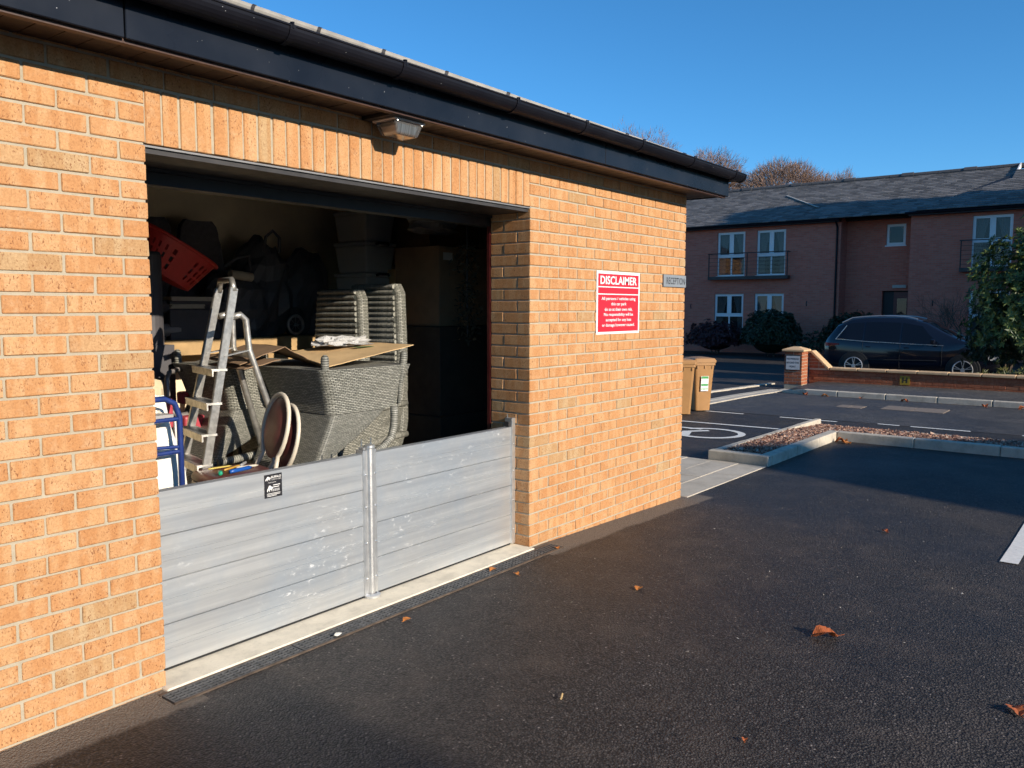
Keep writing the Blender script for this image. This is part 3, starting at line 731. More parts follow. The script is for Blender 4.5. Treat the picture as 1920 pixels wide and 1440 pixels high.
# crumpled plastic film
def crumple(name, label, cat, c, rx, ry, rz, mat, seed, amp=.35, n=26, freq=3.0, flat=True, thick=False, parent=None):
    m = MB(); c = Vector(c)
    def fn(u, v):
        th_ = u * 2 * math.pi; ph = (v - .5) * math.pi
        d = V(math.cos(ph) * math.cos(th_), math.cos(ph) * math.sin(th_), math.sin(ph))
        q = 1 + amp * mnoise.noise(d * freq + V(seed, 0, 0)) + amp * .5 * mnoise.noise(d * freq * 2.3 + V(0, seed, 0)) + amp * .25 * abs(mnoise.noise(d * freq * 5 + V(0, 0, seed)))
        p = V(d.x * rx * q, d.y * ry * q, d.z * rz * q)
        if flat and p.z < 0: p.z *= .25
        return c + p
    m.grid(fn, n, n // 2); o_ = m.build(name, mat, parent, smooth=False)
    if label: tag(o_, label, cat)
    return o_
film = NT('clear_film'); film.out((.82, .80, .76), .22, 0, film.bump(film.noise(film.coord(), 45, 4, .7), .9, .02), Transmission_Weight=.35, IOR=1.2)
crumple('plastic_film', 'crumpled clear plastic film lying on the sunlit cardboard sheet', 'plastic film', (1.78, .93, 1.372), .19, .085, .045, film.mat, 3.3, .6)

# ---- banquet chairs
def ellipse(c, a, b2, ex_, ez_, n=28, s0=0, s1=2 * math.pi):
    return [Vector(c) + Vector(ex_) * a * math.cos(s0 + (s1 - s0) * i / n) + Vector(ez_) * b2 * math.sin(s0 + (s1 - s0) * i / n) for i in range(n)]
def banquet(label):   # faces -x, floor z=0, seat top .46
    t = thing('banquet_chair', label, 'chair', (0, 0, 0), 'maroon banquet chairs')
    m = MB(); hx, hy = .22, .21
    def seat(u, v):
        a = u * 2 * math.pi; ca, sa = math.cos(a), math.sin(a); e_ = .45
        rx_ = hx * math.copysign(abs(ca) ** e_, ca); ry_ = hy * math.copysign(abs(sa) ** e_, sa)
        prof = [(0, .462), (.5, .468), (.86, .462), (.97, .445), (1.0, .425), (.98, .405), (0, .40)]
        k = v * 6; i = min(5, int(k)); f_ = k - i; r_2 = prof[i][0] * (1 - f_) + prof[i + 1][0] * f_; z_ = prof[i][1] * (1 - f_) + prof[i + 1][1] * f_
        return V(rx_ * r_2, ry_ * r_2 * (1 - .1 * (rx_ / hx)), z_)
    m.grid(seat, 32, 12); m.build('seat', M['vinyl'], t, smooth=True)
    fr_ = MB(); fr_.tube([Vector((.215 * math.copysign(abs(math.cos(a)) ** .5, math.cos(a)), .205 * math.copysign(abs(math.sin(a)) ** .5, math.sin(a)), .393)) for a in [i * 2 * math.pi / 32 for i in range(32)]], .012, 8, closed=True)
    fr_.build('seat_frame', M['cream'], t, smooth=True)
    lean = V(.22, 0, 1).normalized(); cb = V(.275, 0, .70); nb = V(-lean.z, 0, lean.x)
    m = MB(); m.grid(lambda u, v: cb + V(0, 1, 0) * (.155 * v * math.cos(u * 2 * math.pi)) + lean * (.195 * v * math.sin(u * 2 * math.pi)) + nb * (.032 * (1 - v ** 3)), 28, 8)
    m.grid(lambda u, v: cb + V(0, 1, 0) * (.155 * v * math.cos(u * 2 * math.pi)) + lean * (.195 * v * math.sin(u * 2 * math.pi)) - nb * (.014 * (1 - v ** 3)), 28, 8)
    m.build('back_pad', M['vinyl'], t, smooth=True)
    # cream hoop whose ends run down to the seat
    hoop = []
    for i in range(25):
        a = math.radians(-52 + 284 * i / 24); hoop.append(cb + V(0, 1, 0) * .176 * math.cos(a) + lean * .218 * math.sin(a))
    q0 = [V(.17, .19, .30), V(.20, .17, .40), V(.21, .14, .47)]; q1 = [V(p.x, -p.y, p.z) for p in q0[::-1]]
    MB().tube(q0 + hoop + q1, .0145, 8).build('back_frame', M['cream'], t, smooth=True)
    for sx in (-1, 1):
        for sy in (-1, 1): MB().tube([(sx * .17, sy * .17, .395), (sx * .2 + .01, sy * .19, 0)], .011, 8).build('leg', M['cream'], t)
    return t
bq = banquet('maroon vinyl banquet chair with pens on its seat, top of its stack')
RZB = math.radians(-12)
place(bq, (.745, .60, .349), RZB); bq.scale = (.86, .86, .86)
o = copy_tree(bq); o['label'] = 'maroon banquet chair under the top one, second oval back behind'
place(o, (.745 + .055 * math.cos(RZB), .60 + .055 * math.sin(RZB), .349 - .065), RZB)
cr = thing('plastic_crate', 'dark plastic crate on the floor under the maroon chairs', 'crate', (.8, .58, FL))
for (xa, xb, ya, yb, za, zb) in ((.5, 1.1, .33, .86, .265, .283), (.5, .52, .33, .86, FL, .264), (1.08, 1.1, .33, .86, FL, .264), (.521, 1.079, .33, .35, FL, .264), (.521, 1.079, .84, .86, FL, .264)): MB().box(xa, xb, ya, yb, za, zb).build('panel', M['darkplastic'], cr)
# pens and tools on the seat
rp = random.Random(5)
tools = [((.72, .50), 10, .15, .011, (.01, .08, .33), 'blue marker pen lying on the maroon chair seat'), ((.60, .50), 60, .05, .012, (.01, .30, .16), 'short green cap lying beside the blue pen'),
         ((.80, .56), -12, .12, .007, (.55, .5, .4), 'pale pencil lying on the maroon chair seat'), ((.74, .60), 20, .15, .006, (.5, .28, .05), 'thin orange pencil lying on the maroon seat'),
         ((.83, .64), 40, .10, .008, (.3, .3, .3), 'grey screwdriver lying at the back of the maroon seat'), ((.70, .66), -5, .13, .005, (.55, .42, .1), 'yellow pencil behind the blue pen on the maroon seat')]
for (c, ang, L_, r0, colr, lb) in tools:
    a = math.radians(ang); d = V(math.cos(a), math.sin(a), 0); c3 = V(c[0], c[1], .755 + r0)
    o = MB().tube([c3 - d * L_ / 2, c3 - d * L_ * .3, c3 + d * L_ * .36, c3 + d * L_ / 2], [r0 * .9, r0, r0, r0 * .35], 8).build('pen', plain('pen_%d' % ang, colr, .4), None, smooth=True)
    tag(o, lb, 'pen')

# ---- step ladder: steps along y, climbing side towards -x
ld = thing('step_ladder', 'paint-splashed aluminium step ladder standing among the stored chairs', 'ladder', (.85, .92, FL))
def lerp3(a, b2, t_): return Vector(a).lerp(Vector(b2), t_)
NT_, NB_ = V(.895, .78, 1.715), V(.50, .72, FL); FT_, FB_ = V(.995, 1.08, 1.715), V(.60, 1.16, FL)
def rail(a, b2, name): MB().bar(a, b2, .048, .020, (0, 1, 0)).build(name, M['ladder'], ld, bevel=.003)
rail(NT_, NB_, 'front_rail'); rail(FT_, FB_, 'front_rail')
MB().tube([NT_ + V(0, 0, -.02), NT_ + V(.0, .01, .02), NT_.lerp(FT_, .12) + V(0, 0, .045), NT_.lerp(FT_, .88) + V(0, 0, .045), FT_ + V(0, -.01, .02), FT_ + V(0, 0, -.02)], .017, 8).build('top_hoop', M['ladder'], ld, smooth=True)
for zz in (1.27, 1.09, .925, .765, .6, .43, .26):
    t_ = (1.715 - zz) / (1.715 - FL); a = NT_.lerp(NB_, t_); c = FT_.lerp(FB_, t_)
    b = MB(); b.bar(a + V(-.018, -.012, 0), c + V(-.018, .012, 0), .085, .012); b.bar(a + V(-.058, -.012, -.014), c + V(-.058, .012, -.014), .008, .038)
    b.build('step', M['ladder'], ld)
BT1, BB1 = V(.88, .78, 1.555), V(1.42, .70, FL); BT2, BB2 = V(.99, 1.08, 1.555), V(1.52, 1.16, FL)
for a, c in ((BT1, BB1), (BT2, BB2)):
    MB().tube([a, a + V(.05, 0, .012), a + V(.085, 0, -.015), a.lerp(c, .12) + V(.03, 0, 0), c], .019, 8).build('back_leg', M['ladder'], ld, smooth=True)
MB().bar(BT1.lerp(BB1, .14) + V(.025, 0, 0), BT2.lerp(BB2, .14) + V(.025, 0, 0), .02, .03).build('back_brace', M['ladder'], ld)
MB().bar(NT_.lerp(NB_, .22), BT1.lerp(BB1, .12) + V(.03, -.0, 0), .006, .028, (0, 1, 0)).build('spreader_bar', M['ladder'], ld)
MB().bar(FT_.lerp(FB_, .22), BT2.lerp(BB2, .12) + V(.03, 0, 0), .006, .028, (0, 1, 0)).build('spreader_bar', M['ladder'], ld)

# ---- blue hand truck with white sheets behind
ht = thing('blue_trolley', 'blue tubular sack trolley at the left edge of the garage doorway', 'trolley', (.1, .5, FL))
TY = .50
path = [(-.20, TY, .06), (-.20, TY, 1.08), (-.185, TY, 1.14), (-.13, TY, 1.170), (.315, TY, 1.170), (.365, TY, 1.145), (.388, TY, 1.08), (.392, TY, .06)]
MB().tube(path, .0145, 10).build('frame', M['blue'], ht, smooth=True)
for zz in (1.06, .90, .60, .35): MB().tube([(-.2, TY, zz), (.388, TY, zz + .008)], .011, 8).build('cross_bar', M['blue'], ht)
MB().tube([(-.2, TY + .02, .96), (.388, TY + .0, .93)], .009, 8).build('cross_bar', M['blue'], ht)
MB().box(-.21, .40, TY - .22, TY + .02, .025, .05).build('toe_plate', M['blue'], ht)
for sx in (-.25, .44): MB().tube([(sx - .025, TY + .09, .14), (sx + .025, TY + .09, .14)], .118, 18).build('wheel', M['seal'], ht)
crumple('white_dust_sheet', 'bright white crumpled dust sheet behind the blue trolley', 'sheet', (.34, .665, .62), .15, .10, .52, M['white_cloth'], 7.7, .22, 30, 2.2, False)
crumple('cream_sack', 'cream paper sack slumped behind the white dust sheet', 'sack', (.62, 1.33, .66), .2, .15, .58, plain('cream_paper', (.62, .50, .32), .8, 0, .1, 8, .4, 20), 2.1, .25, 26, 2.0, False)
ta = thing('trolley_tray', 'flat grey board with orange cable across the blue trolley bars', 'tray', (.1, .6, 1.07))
MB().box(-.2, .37, TY + .02, TY + .30, 1.075, 1.09).build('board', plain('grey_board', (.33, .31, .3), .6), ta)
MB().tube([(.05, TY + .1, 1.10), (.14, TY + .06, 1.108), (.24, TY + .1, 1.11), (.3, TY + .16, 1.13), (.34, TY + .2, 1.10)], .009, 6).build('cable', plain('orange_cable', (.5, .11, .03), .5), ta, smooth=True)

# ---- folded walking frame with red pads under the shelf
wf = thing('rollator', 'silver tube walking frame with red vinyl pads below the shelf', 'walking frame', (1.1, 1.75, FL))
MB().tube([(.98, 1.62, .95), (.96, 1.62, 1.0), (.955, 1.62, 1.16), (.985, 1.64, 1.20), (1.50, 1.95, 1.26), (1.56, 1.98, 1.24), (1.57, 1.99, 1.0), (1.57, 1.99, FL)], .016, 8).build('handle_tube', M['tube'], wf, smooth=True)
MB().tube([(.955, 1.62, 1.05), (.96, 1.60, .96), (1.0, 1.58, .93), (1.5, 1.75, .94)], .018, 8).build('arm_tube', M['tube'], wf, smooth=True)
MB().tube([(.99, 1.60, .92), (.95, 1.5, FL)], .015, 8).build('front_leg', M['tube'], wf); MB().tube([(1.5, 1.75, .94), (1.52, 1.6, FL)], .015, 8).build('front_leg', M['tube'], wf)
for i, (x0_, x1_, z0_, z1_, yy) in enumerate(((.90, .955, .86, 1.05, 1.55), (1.0, 1.14, .83, .93, 1.5), (1.12, 1.19, .98, 1.06, 1.72), (1.24, 1.34, 1.0, 1.08, 1.78), (1.50, 1.55, .90, 1.11, 1.45))):
    MB().box(x0_, x1_, yy, yy + .09, z0_, z1_).build('pad', M['pink'], wf, bevel=.015, seg=2)
M['card_shaded'] = plain('shade_dark_carton', (.05, .036, .026), .85, 0, .2, 6)  # carton colour made near black to stand for the unlit interior
# dark boxes low down
def carton(name, label, x0, x1, y0, y1, z0, z1, mat, flaps=False, tape=True, rot=0.0):
    t = thing(name, label, 'box', ((x0 + x1) / 2, (y0 + y1) / 2, z0)); m = MB()
    m.box(x0, x1, y0, y1, z0, z1); m.build('body', mat, t, bevel=.004)
    if tape:
        ym = (y0 + y1) / 2; MB().box(x0 - .0012, x1 + .0012, ym - .025, ym + .025, z1 + .0002, z1 + .0015).build('tape', plain('parcel_tape', (.33, .2, .09), .3), t)
        MB().box(x0 + .05, x0 + .16, y0 - .0012, y0 - .0002, z1 - .11, z1 - .05).build('paper_label', plain('paper_label', (.55, .5, .44), .7), t)
    if flaps:
        for (a, c, s_) in ((y0, y0, -1),):
            q = MB(); q.obox(((x0 + x1) / 2, y0 - .07, z1 - .05), ((x1 - x0) / 2, 0, 0), (0, .085, .05), (0, -.002, .003)); q.build('flap', mat, t)
    t.rotation_euler.z = rot; return t
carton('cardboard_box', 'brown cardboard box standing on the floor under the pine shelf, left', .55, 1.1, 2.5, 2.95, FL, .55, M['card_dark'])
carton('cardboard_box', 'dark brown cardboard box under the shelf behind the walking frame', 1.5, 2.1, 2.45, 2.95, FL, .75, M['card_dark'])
# ---- things on the shelf
SH = 1.3705
def office_chair(label, x, y, z):
    t = thing('office_chair', label, 'chair', (x, y, z), 'dark office chairs on the shelf'); m = MB()
    def fn(u, v, s_):
        hw = .165 + .11 * (1 - v) ** 1.5 if v < .75 else .165 * math.sqrt(max(.0, 1 - ((v - .75) / .25) ** 3 * .55))
        return V(x + (u - .5) * 2 * hw, y + s_ + .06 * (1 - (2 * u - 1) ** 2), z + .30 + .62 * v)
    m.grid(lambda u, v: fn(u, v, 0), 12, 14); m.grid(lambda u, v: fn(u, v, .05), 12, 14)
    m.grid(lambda u, v: fn(0, u, .05 * v), 14, 1); m.grid(lambda u, v: fn(1, u, .05 * v), 14, 1); m.grid(lambda u, v: fn(u, 1, .05 * v), 12, 1)
    m.build('backrest', M['fabric'], t, smooth=False)
    MB().box(x - .24, x + .24, y - .30, y + .08, z + .20, z + .29).build('seat', M['fabric'], t, bevel=.03, seg=2)
    MB().box(x - .2, x + .2, y - .2, y + .05, z, z + .195).build('base', M['darkplastic'], t, bevel=.02)
office_chair('dark grey office chair back on the shelf, left and half hidden by brick', 1.50, 2.74, SH)
office_chair('dark grey office chair back on the shelf behind the red basket', 1.90, 2.74, SH)
# red laundry basket with punched slots
lbk = thing('laundry_basket', 'red plastic laundry basket with rows of slots tilted on the shelf', 'basket', (1.3, 2.3, 1.75))
redp = plain('red_plastic', (.60, .035, .03), .4)
def basket_pt(u, v, ro=0.0):
    a = u * 2 * math.pi; rx_ = .23 + .075 * v + ro; ry_ = .16 + .06 * v + ro; e_ = .7
    p = V(rx_ * math.copysign(abs(math.cos(a)) ** e_, math.cos(a)), ry_ * math.copysign(abs(math.sin(a)) ** e_, math.sin(a)), .24 * v)
    return p
rotb = Matrix.Rotation(math.radians(28), 4, 'Y') @ Matrix.Rotation(math.radians(10), 4, 'X'); cb_ = V(1.27, 2.26, 1.84)
m = MB(); NU, NV = 96, 13
for j in range(NV):
    for i in range(NU):
        slot = (j in (2, 3, 5, 6, 8, 9)) and (i % 3 != 0) and (i % 24 not in (0, 1, 2, 3))
        if j in (3, 6, 9) : pass
        if slot and (i % 3 == 1 or i % 3 == 2): 
            if i % 3 == 1: continue
        ps = [cb_ + rotb @ basket_pt(u / NU, v / NV) for (u, v) in ((i, j), (i + 1, j), (i + 1, j + 1), (i, j + 1))]
        m.add(ps, [(0, 1, 2, 3)])
m.add([cb_ + rotb @ basket_pt(i / 48, 0) for i in range(48)], [tuple(range(48))])
ob_ = m.build('body', redp, lbk, recalc=False); md = ob_.modifiers.new('wall', 'SOLIDIFY'); md.thickness = .004
MB().tube([cb_ + rotb @ basket_pt(i / 48, 1.0, .008) for i in range(48)], .012, 8, closed=True).build('rim', redp, lbk, smooth=True)
dc = MB().lathe([(0, 0), (.10, 0), (.10, .58), (.09, .60), (0, .60)], 20, (1.02, 1.95, 1.37 - .005)).build('dark_drum', M['darkplastic'], None, smooth=False)
tag(dc, 'dark cylindrical drum beside the left brick jamb under the red basket', 'drum')
st_ = thing('bin_stand', 'dark stand under the cylindrical drum inside the doorway', 'stand', (1.02, 1.95, FL))
MB().box(.88, 1.16, 1.82, 2.08, FL, .06).build('foot', M['darkplastic'], st_); MB().box(.9, 1.14, 1.84, 2.06, .06, 1.364).build('column', M['darkplastic'], st_)
# paper stacks
for i, (x0_, x1_, z_, lb) in enumerate(((1.46, 1.80, 1.655, 'upper pale stack of papers on the black tray on the shelf'), (1.46, 1.72, 1.60, 'lower pale stack of papers on the black tray on the shelf'))):
    t = thing('paper_stack', lb, 'papers', ((x0_ + x1_) / 2, 2.45, z_), 'paper stacks on the shelf'); rq = random.Random(i)
    for k in range(4): MB().box(x0_ + rq.uniform(-.01, .01), x1_ + rq.uniform(-.01, .01), 2.415 + rq.uniform(0, .01), 2.60, z_ + k * .008, z_ + k * .008 + .0078).build('sheaf', plain('paper_%d' % k, (.42, .38, .31), .8) if i == 0 else bpy.data.materials['paper_%d' % k], t)
bx_ = thing('black_tray', 'black stacking tray unit holding the papers on the shelf', 'tray', (1.65, 2.5, SH))
for (z0_, z1_) in ((SH, SH + .22), (SH + .262, SH + .283)): MB().box(1.44, 1.84, 2.41, 2.62, z0_, z1_).build('tier', M['darkplastic'], bx_, bevel=.004)
rl = MB().tube([(1.95, 2.42, 1.865), (2.14, 2.42, 1.845)], .035, 12).build('paper_roll', plain('kraft_roll', (.40, .33, .24), .8), None); tag(rl, 'pale roll of paper on top of the dark bags on the shelf', 'roll')
for i, (x_, y_, z_, rx_, ry_, rz_, lb) in enumerate(((2.12, 2.62, SH + .22, .27, .2, .30, 'black bin bag on the shelf under the paper roll'), (2.42, 2.7, SH + .36, .26, .2, .42, 'tall black bag with looped handles on the shelf'), (2.85, 2.7, SH + .34, .25, .2, .38, 'dark blue-black bag beside the clear boxes on the shelf'))):
    bg_ = thing('black_bag', lb, 'bag', (x_, y_, SH), 'dark bags on the shelf')
    crumple('body', None, None, (x_, y_, z_), rx_, ry_, rz_, M['darkplastic'], 3.1 + i * 2.7, .25, 24, 2.4, False, parent=bg_)
    if i == 1: MB().tube([(2.33, 2.52, 2.06), (2.34, 2.5, 2.18), (2.40, 2.49, 2.23), (2.47, 2.5, 2.18), (2.48, 2.52, 2.06)], .012, 8).build('handle', M['fabric'], bg_, smooth=True)
    if i == 0: MB().tube([(1.95, 2.5, 1.92), (2.06, 2.48, 2.0), (2.18, 2.5, 2.02), (2.2, 2.52, 1.9)], .014, 8).build('handle', M['fabric'], bg_, smooth=True)
wh = thing('spoked_wheel', 'small spoked wheel standing on the shelf by the dark bags', 'wheel', (2.56, 2.44, SH))
MB().tube(ellipse((2.56, 2.43, SH + .095), .075, .075, (1, 0, 0), (0, 0, 1), 28), .013, 8, closed=True).build('tyre', M['tube'], wh, smooth=True)
for k in range(8):
    a = k * math.pi / 4; MB().tube([(2.56, 2.43, SH + .095), (2.56 + .07 * math.cos(a), 2.43, SH + .095 + .07 * math.sin(a))], .002, 5).build('spoke', M['tube'], wh)
MB().tube([(2.56, 2.40, SH + .095), (2.56, 2.45, SH + .095)], .012, 10).build('hub', M['chrome'], wh)
pz = thing('power_tool', 'dark power tool lying on the left end of the shelf', 'tool', (1.42, 2.45, SH))
MB().tube([(1.36, 2.45, SH + .07), (1.5, 2.45, SH + .075), (1.85, 2.46, SH + .06)], [.05, .045, .012], 10).build('body', plain('grey_tool', (.25, .23, .22), .4), pz, smooth=True); MB().box(1.38, 1.42, 2.43, 2.47, SH, SH + .05).build('grip', M['darkplastic'], pz, bevel=.008)
# clear storage boxes at the right
clr = NT('milky_plastic'); clr.out((.62, .61, .58), .35, 0, None, Transmission_Weight=.15, IOR=1.2)
for i, lb in enumerate(('lowest clear plastic storage box in the stack on the shelf', 'second clear plastic storage box up the stack on the shelf', 'clear plastic storage box second from the top with black handle', 'topmost clear plastic storage box with black handle near the ceiling')):
    z0_ = SH + i * .272; t = thing('storage_box', lb, 'storage box', (3.35, 2.4, z0_), 'clear storage boxes stacked on the shelf')
    m = MB(); m.add(frus(z0_ + .002, z0_ + .235, (3.19, 3.49, 2.25, 2.62), (3.165, 3.515, 2.22, 2.64)), FB); m.build('body', clr.mat, t, bevel=.015, seg=2)
    MB().box(3.155, 3.525, 2.21, 2.65, z0_ + .236, z0_ + .268).build('lid', clr.mat, t, bevel=.008)
    MB().tube([(3.27, 2.214, z0_ + .25), (3.29, 2.19, z0_ + .262), (3.40, 2.19, z0_ + .262), (3.42, 2.214, z0_ + .25)], .011, 8).build('handle', M['black'], t, smooth=True)
    MB().box(3.22, 3.46, 2.30, 2.56, z0_ + .02, z0_ + .16).build('contents', M['card_dark'] if i % 2 else M['fabric'], t)
carton('cardboard_box', 'pale small cardboard box left of the two by the clear boxes', 3.44, 3.70, 2.05, 2.35, 1.745, 1.95, M['card'], tape=False)
carton('cardboard_box', 'pale small cardboard box right of the two by the clear boxes', 3.71, 3.90, 2.08, 2.36, 1.745, 1.965, M['card'], tape=False)
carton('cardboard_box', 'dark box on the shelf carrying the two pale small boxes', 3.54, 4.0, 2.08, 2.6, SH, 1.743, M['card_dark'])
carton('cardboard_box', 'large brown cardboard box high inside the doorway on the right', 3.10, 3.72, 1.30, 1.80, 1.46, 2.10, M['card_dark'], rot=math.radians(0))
carton('cardboard_box', 'dark brown carton under the large brown box on the right', 3.05, 3.8, 1.25, 1.85, .74, 1.457, M['card_shaded'], tape=False)
carton('cardboard_box', 'lowest dark carton of the pile inside on the right', 3.0, 3.82, 1.2, 1.9, FL, .737, M['card_shaded'], tape=False)
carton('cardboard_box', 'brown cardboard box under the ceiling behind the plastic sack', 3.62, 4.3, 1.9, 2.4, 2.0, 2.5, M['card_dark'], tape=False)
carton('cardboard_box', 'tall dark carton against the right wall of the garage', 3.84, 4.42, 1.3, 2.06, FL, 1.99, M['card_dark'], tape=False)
crumple('plastic_sack', 'slumped translucent plastic sack on top of the large brown box', 'sack', (3.36, 1.60, 2.26), .24, .16, .15, film.mat, 5.1, .4, 28, 2.5)
wr = thing('dried_wreath', 'dark dried foliage hanging beside the large box at the right jamb', 'foliage', (3.1, 1.0, 1.9)); rw = random.Random(2)
m = MB()
for i in range(420):
    q = rw.random(); p = V(3.12 + rw.gauss(0, .05), 1.02 + rw.gauss(0, .04), 1.35 + .75 * q); d = V(rw.gauss(0, 1), rw.gauss(0, 1), rw.gauss(0, 1)).normalized() * .05; e_ = V(rw.gauss(0, 1), rw.gauss(0, 1), rw.gauss(0, 1)).normalized() * .012
    m.add([p, p + d * .5 + e_, p + d, p + d * .5 - e_], [(0, 1, 2, 3)])
kind(m.build('dried_leaves', plain('dry_leaf', (.06, .05, .03), .8), wr, recalc=False), 'stuff'); MB().tube([(3.12, 1.02, 1.38), (3.12, 1.02, 2.24)], .006, 6).build('stem', M['darkplastic'], wr)
# ------------------------------------------------------------------ kerbed gravel island, paving, markings
KH = .115
def kerb_run(root, p0, p1, w, h, L=.91, top_round=.012):
    """kerb stones from p0 to p1 (xy), inner side to the left of the direction"""
    p0 = Vector(p0); p1 = Vector(p1); d = (p1 - p0); n = max(1, round(d.length / L)); l = d.length / n; d.normalize(); s = Vector((-d.y, d.x))
    for i in range(n):
        a = p0 + d * (l * i + .003); b2 = p0 + d * (l * (i + 1) - .003)
        c = (a + b2) / 2 + s * w / 2; zb = gz(c.x)
        m = MB(); dz0 = gz(a.x); dz1 = gz(b2.x)
        P = [(a, 0), (b2, 0), (b2 + s * w, 0), (a + s * w, 0)]
        j = RB.uniform(-.004, .004)
        pts = [(p.x, p.y, gz(p.x) - .15) for p, _ in P] + [(p.x, p.y, gz(p.x) + h + j) for p, _ in P]
        m.add(pts, FB); o = m.build('kerb_stone', M['kerb'], None, bevel=top_round, seg=2); o.parent = root
isl = kind(bpy.data.objects.new('island_kerb', None), 'structure'); COL.objects.link(isl)
IX0, IX1, IX2, IY0, IY1 = 6.74, 9.14, 10.46, -.06, .63
kw = .125
kerb_run(isl, (IX0 + .005, IY1), (IX0 + .005, IY0), kw, KH, .6)
kerb_run(isl, (IX0 + kw + .01, IY0), (IX1 + kw, IY0), kw, KH, .8)
kerb_run(isl, (IX1, IY0 - .006), (IX1, -12.0), kw, KH)
kerb_run(isl, (IX2, IY1), (IX0 + kw + .01, IY1), kw * .7, KH - .01)
kerb_run(isl, (IX2, -12.0), (IX2, IY1 - .1), .10, .03)
gv = MB(); rg = random.Random(11)
gv.add([(IX0 + .1, IY0 + .1, gz(7) + KH - .035), (IX2 - .08, IY0 + .1, gz(10) + .03), (IX2 - .08, IY1 - .06, gz(10) + .03), (IX0 + .1, IY1 - .06, gz(7) + KH - .035)], [(0, 1, 2, 3)])
gv.add([(IX1 + .1, -12, gz(9) + .05), (IX2 - .06, -12, gz(10) + .02), (IX2 - .06, IY0 + .1, gz(10) + .02), (IX1 + .1, IY0 + .1, gz(9) + .05)], [(0, 1, 2, 3)])
def chip(m, p, s, r):
    q = [p + Vector((r.gauss(0, s), r.gauss(0, s), abs(r.gauss(0, s * .7)))) for _ in range(4)]
    m.add(q, [(0, 1, 2), (0, 3, 1), (1, 3, 2), (2, 3, 0)], 0, None, r.random() * .99 + .005)
def gtop(x, y): 
    return (gz(x) + KH - .03) if x < IX1 else gz(x) + .075 - .055 * (x - IX1) / (IX2 - IX1)
for _ in range(5200):
    x_ = rg.uniform(IX0 + .13, IX2 - .1); y_ = rg.uniform(IY0 + .13, IY1 - .09); chip(gv, V(x_, y_, gtop(x_, y_)), .017, rg)
for _ in range(9000):
    y_ = IY0 + .1 - rg.random() ** 1.4 * 6; x_ = rg.uniform(IX1 + .13, IX2 - .09); chip(gv, V(x_, y_, gtop(x_, y_)), .018, rg)
gm_ = NT('pink_gravel'); a_ = gm_.node('ShaderNodeAttribute'); a_.attribute_name = 'rnd'
gm_.out(gm_.ramp(a_.outputs['Fac'], [(0, (.13, .055, .035)), (.4, (.30, .15, .10)), (.75, (.42, .25, .17)), (1, (.55, .42, .33))]), .8)
go = kind(gv.build('gravel', gm_.mat, None, recalc=False), 'stuff'); tag(go, 'pinkish stone chippings filling the kerbed island', 'gravel')

pv = kind(bpy.data.objects.new('paving_path', None), 'structure'); COL.objects.link(pv)
rq = random.Random(4); yy = -.05; row = 0
while yy < 2.2:
    dy_ = .30; xx = 4.84 - (row % 2) * .3
    while xx < 6.72:
        a, c = max(xx + .003, 4.822), min(xx + .597, 6.72); xx += .6
        if c - a < .05: continue
        m = MB(); lo = [gz(a) - .05, gz(c) - .05]; j = rq.uniform(.006, .011)
        m.add([(a, yy + .003, lo[0]), (c, yy + .003, lo[1]), (c, yy + dy_ - .003, lo[1]), (a, yy + dy_ - .003, lo[0]), (a, yy + .003, gz(a) + j), (c, yy + .003, gz(c) + j), (c, yy + dy_ - .003, gz(c) + j), (a, yy + dy_ - .003, gz(a) + j)], FB)
        o = m.build('paving_slab', M['slab'], None, bevel=.003); o.parent = pv
    yy += dy_; row += 1

mk = kind(bpy.data.objects.new('road_markings', None), 'structure'); COL.objects.link(mk)
def line(a, b2, w, name='painted_line'):
    a = Vector(a); b2 = Vector(b2); d = (b2 - a).normalized(); s = Vector((-d.y, d.x)) * w / 2; n = max(1, int((b2 - a).length / .5)); m = MB()
    for i in range(n):
        p = a.lerp(b2, i / n); q = a.lerp(b2, (i + 1) / n)
        m.add([(u_.x, u_.y, gz(u_.x) + .0065) for u_ in (p - s, q - s, q + s, p + s)], [(0, 1, 2, 3)])
    o = m.build(name, M['paint'], None, recalc=False); o.parent = mk
line((4.36, -2.56), (9.05, -2.56), .105)
line((9.36, 6.0), (9.70, .72), .085)
line((6.9, 3.9), (9.4, 3.9), .085)
for ya, yb in ((5.2, 4.3), (2.78, 1.98), (1.38, .5), (-.05, -.35), (-.5, -1.28), (-1.9, -2.7), (-3.3, -4.1), (-4.7, -5.5)): line((11.08 + .05 * (ya < 0) * 3, ya), (11.08 + .05 * (yb < 0) * 3, yb), .075)
